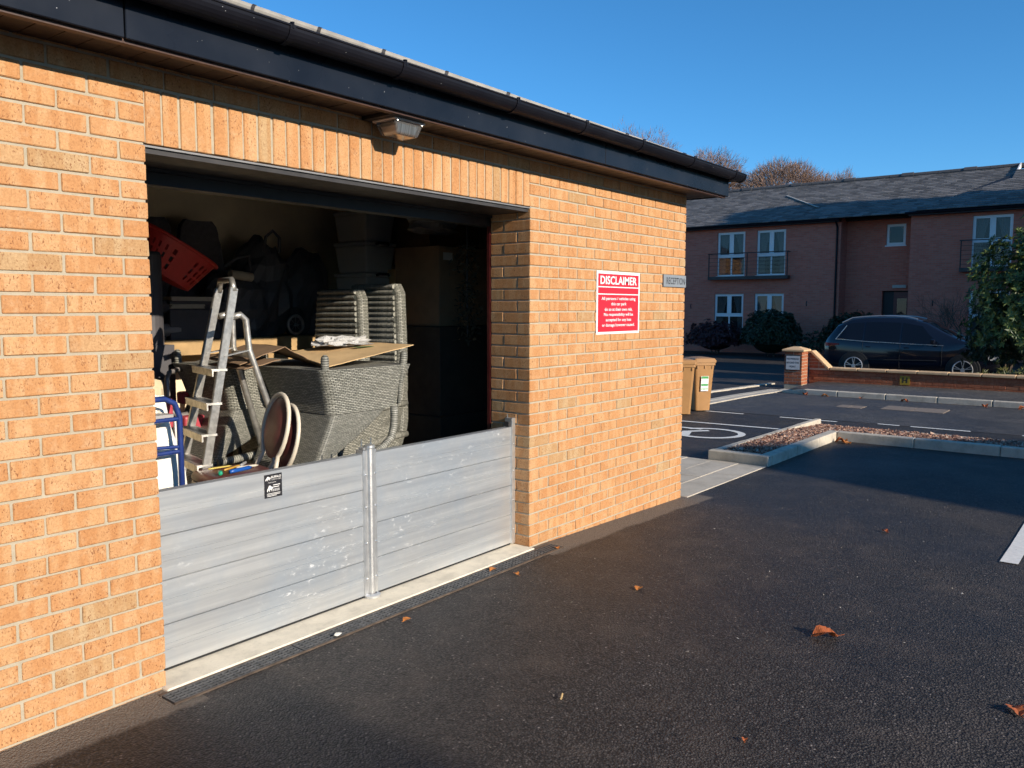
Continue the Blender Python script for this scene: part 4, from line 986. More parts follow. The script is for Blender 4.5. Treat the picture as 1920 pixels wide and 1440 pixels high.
# wheelchair symbol, head towards +y
def ring_marking(c, r0, r1, a0, a1, n=26):
    m = MB(); pts = []
    for i in range(n + 1):
        a = math.radians(a0 + (a1 - a0) * i / n)
        for r_0 in (r0, r1): x_ = c[0] + r_0 * math.cos(a); y_ = c[1] + r_0 * math.sin(a); pts.append((x_, y_, gz(x_) + .0065))
    m.add(pts, [(2 * i, 2 * i + 1, 2 * i + 3, 2 * i + 2) for i in range(n)]); o = m.build('wheelchair_symbol', M['paint'], None, recalc=False); o.parent = mk
ring_marking((8.66, 1.50), .40, .50, 158, 420)
for poly in ([(8.20, 1.66), (8.30, 1.60), (8.62, 1.72), (8.84, 1.55), (8.92, 1.62), (8.62, 1.86), (8.36, 1.76), (8.36, 2.3), (8.24, 2.3)], [(8.9, 1.72), (9.0, 1.72), (9.0, 2.1), (8.9, 2.1)], [(8.36, 2.0), (8.75, 2.06), (8.75, 2.14), (8.36, 2.1)]):
    m = MB(); m.add([(x_, y_, gz(x_) + .0068) for x_, y_ in poly], [tuple(range(len(poly)))]); o = m.build('wheelchair_symbol', M['paint'], None, recalc=False); o.parent = mk

# far kerb and pavement
KX = 15.35; PZ = -.072
m = MB(); m.add([(KX + .12, -60, PZ), (17.32, -60, PZ + .012), (17.32, 2.75, PZ + .012), (KX + .12, 2.75, PZ)], [(0, 1, 2, 3)])
kind(m.build('pavement', M['asphalt_path'], None, recalc=False), 'structure')
kb = kind(bpy.data.objects.new('road_kerb', None), 'structure'); COL.objects.link(kb)
pts_ = [(15.55, 2.95), (15.38, 2.4), (KX, 1.75)] + [(KX, 1.75 - .915 * i) for i in range(1, 18)]
for i, (a, c) in enumerate(zip(pts_[:-1], pts_[1:])):
    a = Vector(a); c = Vector(c); d = (c - a).normalized(); s = Vector((-d.y, d.x)) * .125; a2 = a + d * .004; c2 = c - d * .004; m = MB()
    h0 = PZ - .07 * (i == 0); h1 = PZ + .004
    m.add([(p.x, p.y, -.33) for p in (a2, c2, c2 + s, a2 + s)] + [(a2.x, a2.y, h0 + .004), (c2.x, c2.y, h1), (c2.x + s.x, c2.y + s.y, h1), (a2.x + s.x, a2.y + s.y, h0 + .004)], FB)
    o = m.build('kerb_stone', M['kerb'], None, bevel=.016, seg=2); o.parent = kb
# flush stone band across the mouth of the drive and the drive beyond
bd = kind(bpy.data.objects.new('stone_band', None), 'structure'); COL.objects.link(bd)
for r_i, (ya, yb) in enumerate(((3.04, 3.22), (3.235, 3.40))):
    xx = 10.9 + .2 * r_i
    while xx < 15.9:
        m = MB(); a, c = xx + .004, xx + .55; xx += .555
        m.add([(a, ya, gz(a) - .05), (c, ya, gz(c) - .05), (c, yb, gz(c) - .05), (a, yb, gz(a) - .05), (a, ya, gz(a) + .02), (c, ya, gz(c) + .02), (c, yb, gz(c) + .02), (a, yb, gz(a) + .02)], FB)
        o = m.build('band_stone', M['slab'], None, bevel=.004); o.parent = bd
xx = 13.4
while xx < 17.2:
    m = MB(); a, c = xx + .004, xx + .9; xx += .905
    m.add([(a, 4.0, gz(a) - .05), (c, 3.97, gz(c) - .05), (c, 4.1, gz(c) - .05), (a, 4.13, gz(a) - .05), (a, 4.0, gz(a) + .03), (c, 3.97, gz(c) + .03), (c, 4.1, gz(c) + .03), (a, 4.13, gz(a) + .03)], FB)
    o = m.build('band_stone', M['slab'], None, bevel=.004); o.parent = bd
# manhole covers
for (x0_, x1_, y0_, y1_, lb) in ((13.35, 13.95, -.55, .45, 'large rectangular stone-grey cover set in the road'), (13.2, 13.6, .72, 1.15, 'small rectangular cover in the road left of the large one')):
    t = thing('access_cover', lb, 'cover', ((x0_ + x1_) / 2, (y0_ + y1_) / 2, gz(13.6)), 'covers in the road')
    for i in range(2):
        m = MB(); a = y0_ + (y1_ - y0_) * i / 2 + .006; c = y0_ + (y1_ - y0_) * (i + 1) / 2 - .006; m.box(x0_, x1_, a, c, gz(13.6) - .02, gz(13.6) + .014); m.build('plate', plain('cover_infill', (.20, .155, .12), .8, 0, .2, 20, .3, 90) if (i == 0 and x0_ > 13.3) else bpy.data.materials['cover_infill'], t)

# ------------------------------------------------------------------ wheelie bins
def bin_(label):
    t = thing('wheelie_bin', label, 'bin', (0, 0, 0), 'brown wheelie bins'); c = M.setdefault('bin', plain('brown_bin_plastic', (.36, .185, .065), .45, 0, .1, 5, .15, 40))
    H = .80; n = 8
    def ringr(hx, hy, z, r=.05):
        p = []
        for (cx_, cy_, a0) in ((hx - r, hy - r, 0), (-hx + r, hy - r, 90), (-hx + r, -hy + r, 180), (hx - r, -hy + r, 270)):
            for i in range(4): a = math.radians(a0 + 30 * i); p.append((cx_ + r * math.cos(a), cy_ + r * math.sin(a), z))
        return p
    rings = [ringr(.17, .20, .02), ringr(.20, .235, .45), ringr(.225, .27, H), ringr(.245, .29, H + .005), ringr(.245, .29, H + .05)]
    m = MB(); m.v = [q for r_0 in rings for q in r_0]; k = 16
    for j in range(4):
        for i in range(k): m.f.append((j * k + i, j * k + (i + 1) % k, (j + 1) * k + (i + 1) % k, (j + 1) * k + i)); m.m.append(0); m.a.append(0)
    m.f.append(tuple(range(k - 1, -1, -1))); m.m.append(0); m.a.append(0); m.build('body', c, t)
    lid = MB(); lr = [ringr(.262, .305, H + .052), ringr(.262, .305, H + .085), ringr(.235, .28, H + .12), ringr(.12, .18, H + .138)]
    lid.v = [q for r_0 in lr for q in r_0]
    for j in range(3):
        for i in range(k): lid.f.append((j * k + i, j * k + (i + 1) % k, (j + 1) * k + (i + 1) % k, (j + 1) * k + i)); lid.m.append(0); lid.a.append(0)
    lid.f.append(tuple(range(3 * k, 4 * k))); lid.m.append(0); lid.a.append(0); lid.f.append(tuple(range(k))); lid.m.append(0); lid.a.append(0); lid.build('lid', c, t)
    MB().tube([(-.2, .33, H + .07), (.2, .33, H + .07)], .016, 8).build('handle', c, t)
    for sx in (-.16, .16): MB().box(sx - .02, sx + .02, .28, .34, H + .02, H + .09).build('hinge', c, t)
    for sx in (-1, 1): MB().tube([(sx * .2, .24, .10), (sx * .245, .24, .10)], .10, 16).build('wheel', M['seal'], t)
    for sx in (-1, 0, 1): MB().box(sx * .17 - .012, sx * .17 + .012, -.285, -.26, H - .05, H).build('rib', c, t)
    return t
bn = bin_('brown wheelie bin with green and white sticker by the garage corner')
m = MB(); m.add([(-.085, -.2625, .36), (.085, -.2625, .36), (.085, -.284, .62), (-.085, -.284, .62)], [(0, 1, 2, 3)]); stk = m.build('sticker', WHT, bn, recalc=False)
gr_ = plain('sticker_green', (.06, .33, .09), .5)
for (a, c) in ((.575, .615), (.45, .485), (.39, .405)):
    m = MB(); f_ = lambda z_: -.2625 - (z_ - .36) / .26 * .0215 - .0012; m.add([(-.078, f_(a), a), (.078, f_(a), a), (.078, f_(c), c), (-.078, f_(c), c)], [(0, 1, 2, 3)]); m.build('green_band', gr_, stk, recalc=False)
place(bn, (11.10, 2.78, gz(11.0)), math.radians(-40)); bn.scale = (.78, .78, .97)
b2_ = copy_tree(bn); b2_['label'] = 'brown wheelie bin mostly hidden behind the garage wall'; place(b2_, (10.42, 2.78, gz(10.4)), math.radians(-52))
for ch in [q for q in bpy.data.objects if q.parent == b2_ and q.name.startswith('sticker')]:
    for g_ in [q for q in bpy.data.objects if q.parent == ch]: bpy.data.objects.remove(g_)
    bpy.data.objects.remove(ch)

# ------------------------------------------------------------------ low boundary wall with pillar
RB2 = random.Random(21)
BR = {}
def rbrick(parent, x0, x1, y0, y1, z0, z1):
    k = (round(x1 - x0, 3), round(y1 - y0, 3), round(z1 - z0, 3))
    if k not in BR:
        m = MB(); m.box(-k[0] / 2, k[0] / 2, -k[1] / 2, k[1] / 2, -k[2] / 2, k[2] / 2); me = m.mesh('brick', bevel=.004); me.materials.append(M['brick_red']); BR[k] = me
    o = put('brick', BR[k], parent); o.location = ((x0 + x1) / 2 + RB2.uniform(-.002, .002), (y0 + y1) / 2, (z0 + z1) / 2)
WX = 17.32; WB = -.06; coping = plain('buff_coping', (.60, .39, .21), .8, 0, .15, 4, .3, 60)
bw_ = thing('boundary_wall', 'low red brick boundary wall with buff coping sweeping up to a pillar', 'wall', (WX, -2, WB))
PX0, PX1, PY0, PY1 = 16.86, 17.26, 2.98, 3.38
for k in range(10):
    z0_ = WB - .06 + k * .075
    if k < 10:
        for i in range(2 if k % 2 else 3):
            pass
        if k % 2: segs = ((PY0, PY0 + .193), (PY0 + .203, PY1))
        else: segs = ((PY0, PY0 + .09), (PY0 + .10, PY0 + .30), (PY0 + .31, PY1))
        for (a, c) in segs: rbrick(bw_, PX0, PX0 + .1, a, c, z0_, z0_ + .065)
        for (a, c) in ((PX0 + .112, PX0 + .25), (PX0 + .26, PX1)) if k % 2 else ((PX0 + .112, PX0 + .35), (PX0 + .36, PX1)): rbrick(bw_, a, c, PY0, PY0 + .1, z0_, z0_ + .065)
MB().box(PX0 + .006, PX1 - .006, PY0 + .006, PY1 - .006, -.4, .63).build('pillar_core', M['mortar'], bw_)
cp = MB(); cp.add(frus(.632, .672, (PX0 - .05, PX1 + .05, PY0 - .05, PY1 + .05), (PX0 - .05, PX1 + .05, PY0 - .05, PY1 + .05)), FB); cp.add(frus(.6725, .735, (PX0 - .05, PX1 + .05, PY0 - .05, PY1 + .05), (PX0 + .13, PX1 - .13, PY0 + .13, PY1 - .13)), FB)
cp.build('pillar_cap', coping, bw_, bevel=.006)
y_ = 2.9; kx = 0; cnt = 0
for k in range(4):
    y_ = 2.97 - (k % 2) * .1125
    while y_ > -4.6:
        rbrick(bw_, WX, WX + .1, y_ - .215, y_, WB - .03 + k * .068, WB - .03 + k * .068 + .059); y_ -= .225; cnt += 1
MB().box(WX + .006, WX + .21, -16, 2.975, -.4, .205).build('wall_core', M['brick_red'], bw_)
for k in range(5):     # raised bricks under the sweep
    z0_ = .245 + k * .075; ye = 2.97; ys = 2.62 + k * .062
    yq = ye
    while yq - ys > .05: rbrick(bw_, WX, WX + .1, max(yq - .215, ys), yq, z0_, z0_ + .065); yq -= .225
sw_ = MB(); sw_.prism([(2.975, .2), (2.52, .2), (2.93, .585), (2.975, .585)], lambda u, v, d: (d, u, v), WX + .006, WX + .205); sw_.build('sweep_core', M['mortar'], bw_)
yq = 2.50
while yq > -16: 
    MB().box(WX - .045, WX + .255, max(yq - .60, -16) + .004, yq - .004, .212, .272).build('coping_stone', coping, bw_, bevel=.012); yq -= .605
cpw = MB(); cpw.prism([(2.515, .212), (2.515, .272), (2.90, .640), (2.97, .640), (2.97, .592), (2.93, .592)], lambda u, v, d: (d, u, v), WX - .045, WX + .255); cpw.build('coping_stone', coping, bw_, bevel=.008)
hy = thing('hydrant_sign', 'small yellow hydrant marker fixed on the low boundary wall', 'sign', (WX, .95, 0))
MB().box(WX - .012, WX - .003, .82, 1.02, -.035, .155).build('plate', plain('hydrant_yellow', (.36, .22, .015), .6), hy)
lettering('H', M['black'], hy, (WX - .0135, .92, .07), (0, -1, 0), (0, 0, 1), width=.10, height=.12, bold=.03)
ps = thing('no_parking_sign', 'white NO PARKING BEYOND THIS POINT sign on the brick pillar', 'sign', (PX0, 3.18, .4))
MB().box(PX0 - .02, PX0 - .004, PY0 + .03, PY1 - .03, .205, .545).build('frame', M['black'], ps); MB().box(PX0 - .023, PX0 - .0205, PY0 + .045, PY1 - .045, .22, .53).build('board', plain('sign_pale_grey', (.52, .52, .52), .5), ps)
for i, (t_, wd) in enumerate((('NO PARKING', .27), ('BEYOND THIS', .28), ('POINT', .14))): lettering(t_, M['black'], ps, (PX0 - .0242, 3.18, .465 - i * .088), (0, -1, 0), (0, 0, 1), width=wd, height=.042, bold=.02)

# ------------------------------------------------------------------ the care-home block across the drive
def far_brick(name, c1, c2, mo, ax=1):
    n = NT(name); s = n.sep(n.coord()); v = n.comb(s[ax], s[2], 0.0); br = n.node('ShaderNodeTexBrick'); n.link(v, br.inputs['Vector'])
    br.inputs['Scale'].default_value = 1; br.inputs['Brick Width'].default_value = .225; br.inputs['Row Height'].default_value = .075; br.inputs['Mortar Size'].default_value = .006
    br.inputs['Color1'].default_value = (*c1, 1); br.inputs['Color2'].default_value = (*c2, 1); br.inputs['Mortar'].default_value = (*mo, 1); br.inputs['Mortar Smooth'].default_value = .3
    col = n.mix(n.ramp(n.noise(n.coord(), 1.6, 5, .7), [(.45, 0.0), (.75, .35)]), br.outputs['Color'], (.50, .24, .16))
    return n.out(col, .85, 0, n.bump(n.math('SUBTRACT', 1.0, br.outputs['Fac']), .5, .006))
M['far_brick'] = far_brick('house_brick', (.54, .135, .085), (.63, .185, .12), (.40, .22, .165)); M['far_brick_x'] = far_brick('house_brick_side', (.54, .135, .085), (.63, .185, .12), (.40, .22, .165), 0)
M['upvc'] = plain('white_upvc', (.82, .81, .80), .4, 0, .03)
gl = NT('window_glass'); gl.out((.02, .025, .03), .02, 0, None, Alpha=.42, Specular_IOR_Level=1.0); M['glass'] = gl.mat
M['net'] = plain('white_curtain', (.62, .60, .56), .9, 0, .06)
M['room'] = plain('dark_room', (.05, .045, .04), .9)
house = thing('brick_house', 'two-storey red brick building with slate roof and white windows in shade', 'building', (32.3, 8, -.3))
def wall_yz(x, y0, y1, z0, z1, openings, mat, th=.28, name='wall'):
    ys = sorted(set([y0, y1] + [v for o in openings for v in o[:2]])); zs = sorted(set([z0, z1] + [v for o in openings for v in o[2:]])); m = MB()
    for a, c in zip(ys[:-1], ys[1:]):
        for e_, g_ in zip(zs[:-1], zs[1:]):
            cy_, cz_ = (a + c) / 2, (e_ + g_) / 2
            if any(o[0] < cy_ < o[1] and o[2] < cz_ < o[3] for o in openings): continue
            m.add([(x, a, e_), (x, c, e_), (x, c, g_), (x, a, g_)], [(0, 1, 2, 3)])
    for o in openings:  # reveals
        a, c, e_, g_ = o
        m.add([(x, a, e_), (x, c, e_), (x, c, g_), (x, a, g_), (x + th, a, e_), (x + th, c, e_), (x + th, c, g_), (x + th, a, g_)], [(0, 1, 5, 4), (1, 2, 6, 5), (2, 3, 7, 6), (3, 0, 4, 7)])
    return m.build(name, mat, house, recalc=False)
def window(x, y0, y1, z0, z1, zt=None, curtains=True, seed=0):
    fx = x + .07; fw_ = .055; m = MB(); r_ = random.Random(seed)
    m.box(fx, fx + .06, y0, y1, z1 - fw_, z1); m.box(fx, fx + .06, y0, y1, z0, z0 + fw_); m.box(fx, fx + .06, y0, y0 + fw_, z0 + fw_, z1 - fw_); m.box(fx, fx + .06, y1 - fw_, y1, z0 + fw_, z1 - fw_)
    ym = (y0 + y1) / 2; two = (y1 - y0) > .9
    if zt: m.box(fx - .003, fx + .063, y0 + fw_, y1 - fw_, zt - .05, zt + .05)
    zb = zt + .05 if zt else z0 + fw_
    if two: m.box(fx - .004, fx + .064, ym - .05, ym + .05, zb, z1 - fw_)
    if zt and two: m.box(fx + .002, fx + .058, ym - .03, ym + .03, z0 + fw_, zt - .05)
    # casement leaves proud of the frame
    for (a, c) in (((y0 + fw_, ym - .05), (ym + .05, y1 - fw_)) if two else ((y0 + fw_, y1 - fw_),)):
        for bx in ((a, c, z1 - fw_ - .045, z1 - fw_), (a, c, zb, zb + .045), (a, a + .045, zb + .045, z1 - fw_ - .045), (c - .045, c, zb + .045, z1 - fw_ - .045)): m.box(fx - .012, fx + .03, *bx)
    wo = m.build('window', M['upvc'], house, bevel=0)
    panes = []
    if two:
        panes += [(y0 + fw_ + .04, ym - .09, zb + .04, z1 - fw_ - .04), (ym + .09, y1 - fw_ - .04, zb + .04, z1 - fw_ - .04)]
        if zt: panes += [(y0 + fw_, ym - .03, z0 + fw_, zt - .05), (ym + .03, y1 - fw_, z0 + fw_, zt - .05)]
    else: panes.append((y0 + fw_ + .04, y1 - fw_ - .04, zb + .04, z1 - fw_ - .04))
    for (a, c, e_, g_) in panes:
        q = MB(); t1 = r_.uniform(-.004, .004); q.box(fx + .018, fx + .026, a, c, e_, g_); p = q.build('pane', M['glass'], wo)
    if curtains:
        for sgn in (-1, 1):
            yo = y0 + .04 if sgn < 0 else y1 - .04
            def cf(u, v):
                wdt = (.42 - .20 * math.sin(min(1, (1 - v) * 1.35) * math.pi * .5)) * (y1 - y0) * .95 if True else 0
                return V(fx + .14 + .022 * math.sin(u * 34 + seed), yo - sgn * u * wdt, z0 + .1 + (z1 - z0 - .12) * v)
            q = MB(); q.grid(cf, 36, 10); q.build('curtain', M['net'], wo, smooth=True, recalc=False)
    q = MB(); q.box(x + .9, x + .95, y0 - .6, y1 + .6, z0 - .4, z1 + .3); q.build('room_back', M['room'], wo)
    q = MB(); q.box(x - .05, x + .06, y0 - .03, y1 + .03, z0 - .05, z0 - .003); q.build('sill', M['upvc'], wo)
HX = 32.3
LO = [(10.70, 11.95, 3.0, 4.88), (8.95, 10.18, 3.0, 4.88), (10.71, 12.03, .32, 2.23), (8.96, 10.22, .32, 2.23)]
wall_yz(HX, 6.75, 22, -.4, 5.3, LO, M['far_brick'])
for i, o in enumerate(LO): window(HX, *o, zt=(3.83 if i < 2 else 1.30), seed=i)
RXH = HX + .85; RO = [(4.55, 5.26, 4.08, 4.90), (4.28, 5.33, -.3, 2.30)]
wall_yz(RXH, 4.15, 6.75, -.4, 5.3, RO, M['far_brick'], .3)
window(RXH, 4.55, 5.26, 4.08, 4.90, None, False, 7)
m = MB(); m.box(HX, RXH + .3, 6.748, 6.75, -.4, 5.3); m.build('return_wall', M['far_brick_x'], house)
BX = 32.1; BO = [(.84, 2.10, 3.1, 4.93), (-1.9, -.7, 3.1, 4.93), (.84, 2.10, .35, 2.25), (-1.9, -.7, .35, 2.25)]
wall_yz(BX, -2.5, 4.15, -.4, 5.3, BO, M['far_brick'])
for i, o in enumerate(BO): window(BX, *o, zt=(4.02 if i < 2 else 1.3), seed=10 + i)
m = MB(); m.box(BX, RXH + .3, 4.15, 4.152, -.4, 5.3); m.build('return_wall', M['far_brick_x'], house)
m = MB(); m.box(HX + 1.2, HX + 8.4, -2.49, 22, -.4, 5.25); m.box(BX + .01, HX + 1.2, -2.5, -2.4, -.4, 5.2); [m.box(HX + .3, HX + 1.2, ya_, yb_, za_, zb_) for ya_, yb_ in ((-2.5, 4.1), (6.8, 22)) for za_, zb_ in ((2.45, 2.6), (-.4, -.25), (5.15, 5.25))]; m.build('interior', M['room'], house)
dr = MB().box(RXH + .16, RXH + .21, 4.30, 4.93, -.25, 2.26).build('door', plain('dark_red_door', (.14, .02, .016), .4), house)
MB().box(RXH + .15, RXH + .159, 4.45, 4.80, .9, 2.0).build('door_glass', M['glass'], dr); MB().tube([(RXH + .12, 4.86, .85), (RXH + .12, 4.86, 1.15)], .014, 8).build('handle', M['chrome'], dr)
MB().box(RXH + .17, RXH + .22, 4.935, 5.32, -.25, 2.26).build('recess_shade', M['black'], house)  # black board stands in for the shade of the door recess
MB().box(RXH - .08, RXH - .003, 4.45, 4.95, 2.40, 2.52).build('door_lamp', plain('pale_lamp', (.45, .43, .38), .5), house, bevel=.01)
MB().tube([(HX - .05, 6.88, -.3), (HX - .05, 6.88, 4.75), (HX - .06, 6.88, 4.85), (HX - .33, 6.88, 5.08)], .04, 10).build('downpipe', M['gutter'], house)
MB().tube([(HX - .33, 6.75, 5.10), (HX - .33, 22, 5.10)], .055, 8).build('gutter', M['gutter'], house); MB().tube([(BX - .33, -2.6, 5.14), (BX - .33, 4.3, 5.14)], .055, 8).build('gutter', M['gutter'], house); MB().tube([(RXH - .33, 4.3, 5.24), (RXH - .33, 6.75, 5.24)], .055, 8).build('gutter', M['gutter'], house)
MB().box(HX - .3, HX - .002, 6.75, 22, 5.02, 5.14).build('fascia_board', M['black'], house); MB().box(BX - .3, BX - .002, -2.6, 4.2, 5.05, 5.17).build('fascia_board', M['black'], house); MB().box(RXH - .3, RXH - .002, 4.2, 6.75, 5.1, 5.26).build('fascia_board', M['black'], house)
# balconies
def balcony(x, y0, y1, z):
    m = MB(); m.box(x - .34, x - .001, y0, y1, z - .17, z - .03); bo = m.build('balcony', M['dark_steel'], house)
    for yy_ in (y0 + .03, (y0 + y1) / 2, y1 - .03): MB().box(x - .325, x - .295, yy_ - .018, yy_ + .018, z - .03, z + .93).build('post', M['black'], bo)
    MB().box(x - .335, x - .285, y0 - .02, y1 + .02, z + .93, z + .965).build('top_rail', M['black'], bo)
    for k in range(5): MB().box(x - .316, x - .304, y0 + .03, y1 - .03, z + .09 + k * .165, z + .103 + k * .165).build('rail', M['black'], bo)
    for yy_ in (y0 + .03, y1 - .03): MB().box(x - .3, x, yy_ - .01, yy_ + .01, z + .93, z + .955).build('side_rail', M['black'], bo)
balcony(HX, 8.72, 12.22, 3.0); balcony(BX, .55, 2.42, 3.1)
# roofs
k_r = (7.2 - 5.2) / (36.5 - 31.95)
hm = MB(); rr2 = random.Random(8); XE, XR = HX - .40, 36.5; dl = XR - XE
rows = [(dl * i / 23, dl * (i + 1) / 23) for i in range(23)]
slate_roof(rows, lambda v: (1.25, 22.2), lambda u, v, h: (XE + v, u, 5.165 + v * k_r + h * 2.2), .33, hm, rr2, .014, .05)
XE2 = BX - .40; dl2 = XR - XE2 - .9
rows2 = [(dl2 * i / 19, dl2 * (i + 1) / 19) for i in range(19)]
slate_roof(rows2, lambda v: (-2.7, 4.15 - min(v, 2.9)), lambda u, v, h: (XE2 + v, u, 5.215 + v * k_r + h * 2.2), .33, hm, rr2, .014, .05)
kind(hm.build('roof_slates', M['slate'], house, recalc=False), 'stuff')
dk = MB(); dk.add([(XE, 1.27, 5.13), (XE, 22.2, 5.13), (XR, 22.2, 7.165), (XR, 1.27, 7.165), (XR + dl, 1.27, 5.13), (XR + dl, 22.2, 5.13)], [(0, 1, 2, 3), (3, 2, 5, 4), (0, 3, 4)])
dk.add([(XE2, -2.7, 5.18), (XE2, 4.0, 5.18), (XE2 + dl2, 1.0, 5.18 + dl2 * k_r), (XE2 + dl2, -2.7, 5.18 + dl2 * k_r), (XR + 4, -2.7, 5.1), (XR + 4, 1.2, 5.1)], [(0, 1, 2, 3), (3, 2, 5, 4)]); dk.build('roof_deck', M['black'], house, recalc=False)
yq = 22.0; i = 0
while yq > 1.3:
    MB().tube([(XR, yq, 7.2), (XR, yq - .46, 7.2)], .11 if i % 5 else .14, 8).build('ridge_tile', plain('ridge_tile_grey', (.08, .078, .08), .8) if i == 0 else bpy.data.materials['ridge_tile_grey'], house); yq -= .47; i += 1
MB().bar((XE, 1.22, 5.22), (XR, 1.22, 7.24), .05, .16).build('barge_board', M['upvc'], house)
lead = plain('lead_flashing', (.34, .33, .31), .6, .2)
MB().bar((35.05, 9.95, 6.60), (33.15, 7.95, 5.77), .09, .03).build('flashing', lead, house)
# odd fittings on the wall
for (yy_, zz_) in ((13.05, 1.8), (7.95, 1.9), (3.3, 1.9)): MB().tube([(HX - .2, yy_, zz_), (HX - .24, yy_, zz_ - .1), (HX - .2, yy_, zz_ - .2)], .02, 6).build('wall_bracket', M['black'], house)
for i, (yy_, zz_) in enumerate(((12.95, -.05), (12.72, -.05), (11.3, -.15))):
    pass

# ------------------------------------------------------------------ parked dark car behind the low wall (faces -y)
car = thing('parked_car', 'dark blue-black estate car parked behind the low boundary wall', 'car', (22.6, 1.8, -.3))
cpaint = NT('dark_car_paint'); cpaint.out((.006, .008, .016), .12, 0, None, Coat_Weight=.35, Coat_Roughness=.04); CP = cpaint.mat
cgl = NT('car_glass'); cgl.out((.006, .009, .016), .04, 0, None, Specular_IOR_Level=.3); CG = cgl.mat
CXC, CZ0 = 22.62, -.3
YREAR = 4.05
def interp(tab, u):
    for (a, c) in zip(tab[:-1], tab[1:]):
        if u <= c[0]: t_ = (u - a[0]) / (c[0] - a[0]); t_ = t_ * t_ * (3 - 2 * t_) * .5 + t_ * .5; return a[1] + (c[1] - a[1]) * t_
    return tab[-1][1]
T_top = [(0, .95), (.10, 1.12), (.35, 1.46), (.75, 1.645), (1.3, 1.69), (2.0, 1.68), (2.5, 1.585), (2.95, 1.36), (3.35, 1.13), (3.55, 1.06), (4.0, .98), (4.3, .88), (4.5, .70)]
T_belt = [(0, .93), (.35, 1.05), (1.2, .99), (2.4, .95), (3.2, .94), (3.55, 1.0), (4.0, .93), (4.3, .82), (4.5, .62)]
T_w = [(0, .72), (.15, .84), (.6, .905), (3.5, .905), (4.0, .87), (4.3, .78), (4.5, .55)]
T_bot = [(0, .42), (.2, .30), (.6, .24), (3.9, .24), (4.3, .28), (4.5, .40)]
def sec(u):
    tp, bl, w_, bo = interp(T_top, u), interp(T_belt, u), interp(T_w, u), interp(T_bot, u); tp = max(tp, bl + .015); h = tp - bl
    wr = w_ - min(.30, h * .42)
    return [(0, bo), (w_ * .8, bo), (w_ * .97, bo + .07), (w_, bo + .22), (w_ * 1.0, bl - .16), (w_ * .975, bl), (wr + (w_ * .975 - wr) * .12, tp - .07 * min(1, h * 3) - .005), (wr - .05, tp - .018 * min(1, h * 3)), (wr * .5, tp + .004), (0, tp + .01)]
def cpt(u, x_, z_, side): return V(CXC + side * x_, YREAR - u, CZ0 + z_)
m = MB(); us = [0, .04, .1, .2, .35, .5, .7, .9, 1.2, 1.6, 2.0, 2.3, 2.6, 2.9, 3.15, 3.4, 3.6, 3.85, 4.1, 4.3, 4.42, 4.5]
for side in (-1, 1):
    rings = [[cpt(u, a, c, side) for a, c in sec(u)] for u in us]; n_ = len(rings[0]); fs = []
    for j in range(len(us) - 1):
        for i in range(n_ - 1): fs.append((j * n_ + i, j * n_ + i + 1, (j + 1) * n_ + i + 1, (j + 1) * n_ + i))
    m.add([p for r_0 in rings for p in r_0], fs)
    m.add(rings[0], [tuple(range(n_))]); m.add(rings[-1], [tuple(range(n_))])
body = m.build('body', CP, car, smooth=True)
bmx = bmesh.new(); bmx.from_mesh(body.data); bmesh.ops.remove_doubles(bmx, verts=bmx.verts, dist=.001); bmesh.ops.recalc_face_normals(bmx, faces=bmx.faces); bmx.to_mesh(body.data); bmx.free(); body.data.polygons.foreach_set('use_smooth', [True] * len(body.data.polygons))
def side_pt(u, t_, side, off=.006):
    s_ = sec(u); a, c = s_[5], s_[6]; return cpt(u, a[0] + (c[0] - a[0]) * t_ + off, a[1] + (c[1] - a[1]) * t_, side)
def glass(u0, u1, side, name, slope0=0, slope1=0):
    q = MB(); q.grid(lambda a, b3: side_pt(u0 + slope0 * b3 + (u1 + slope1 * b3 - u0 - slope0 * b3) * a, .08 + .80 * b3, side), 14, 5); q.build(name, CG, car, smooth=True, recalc=False)
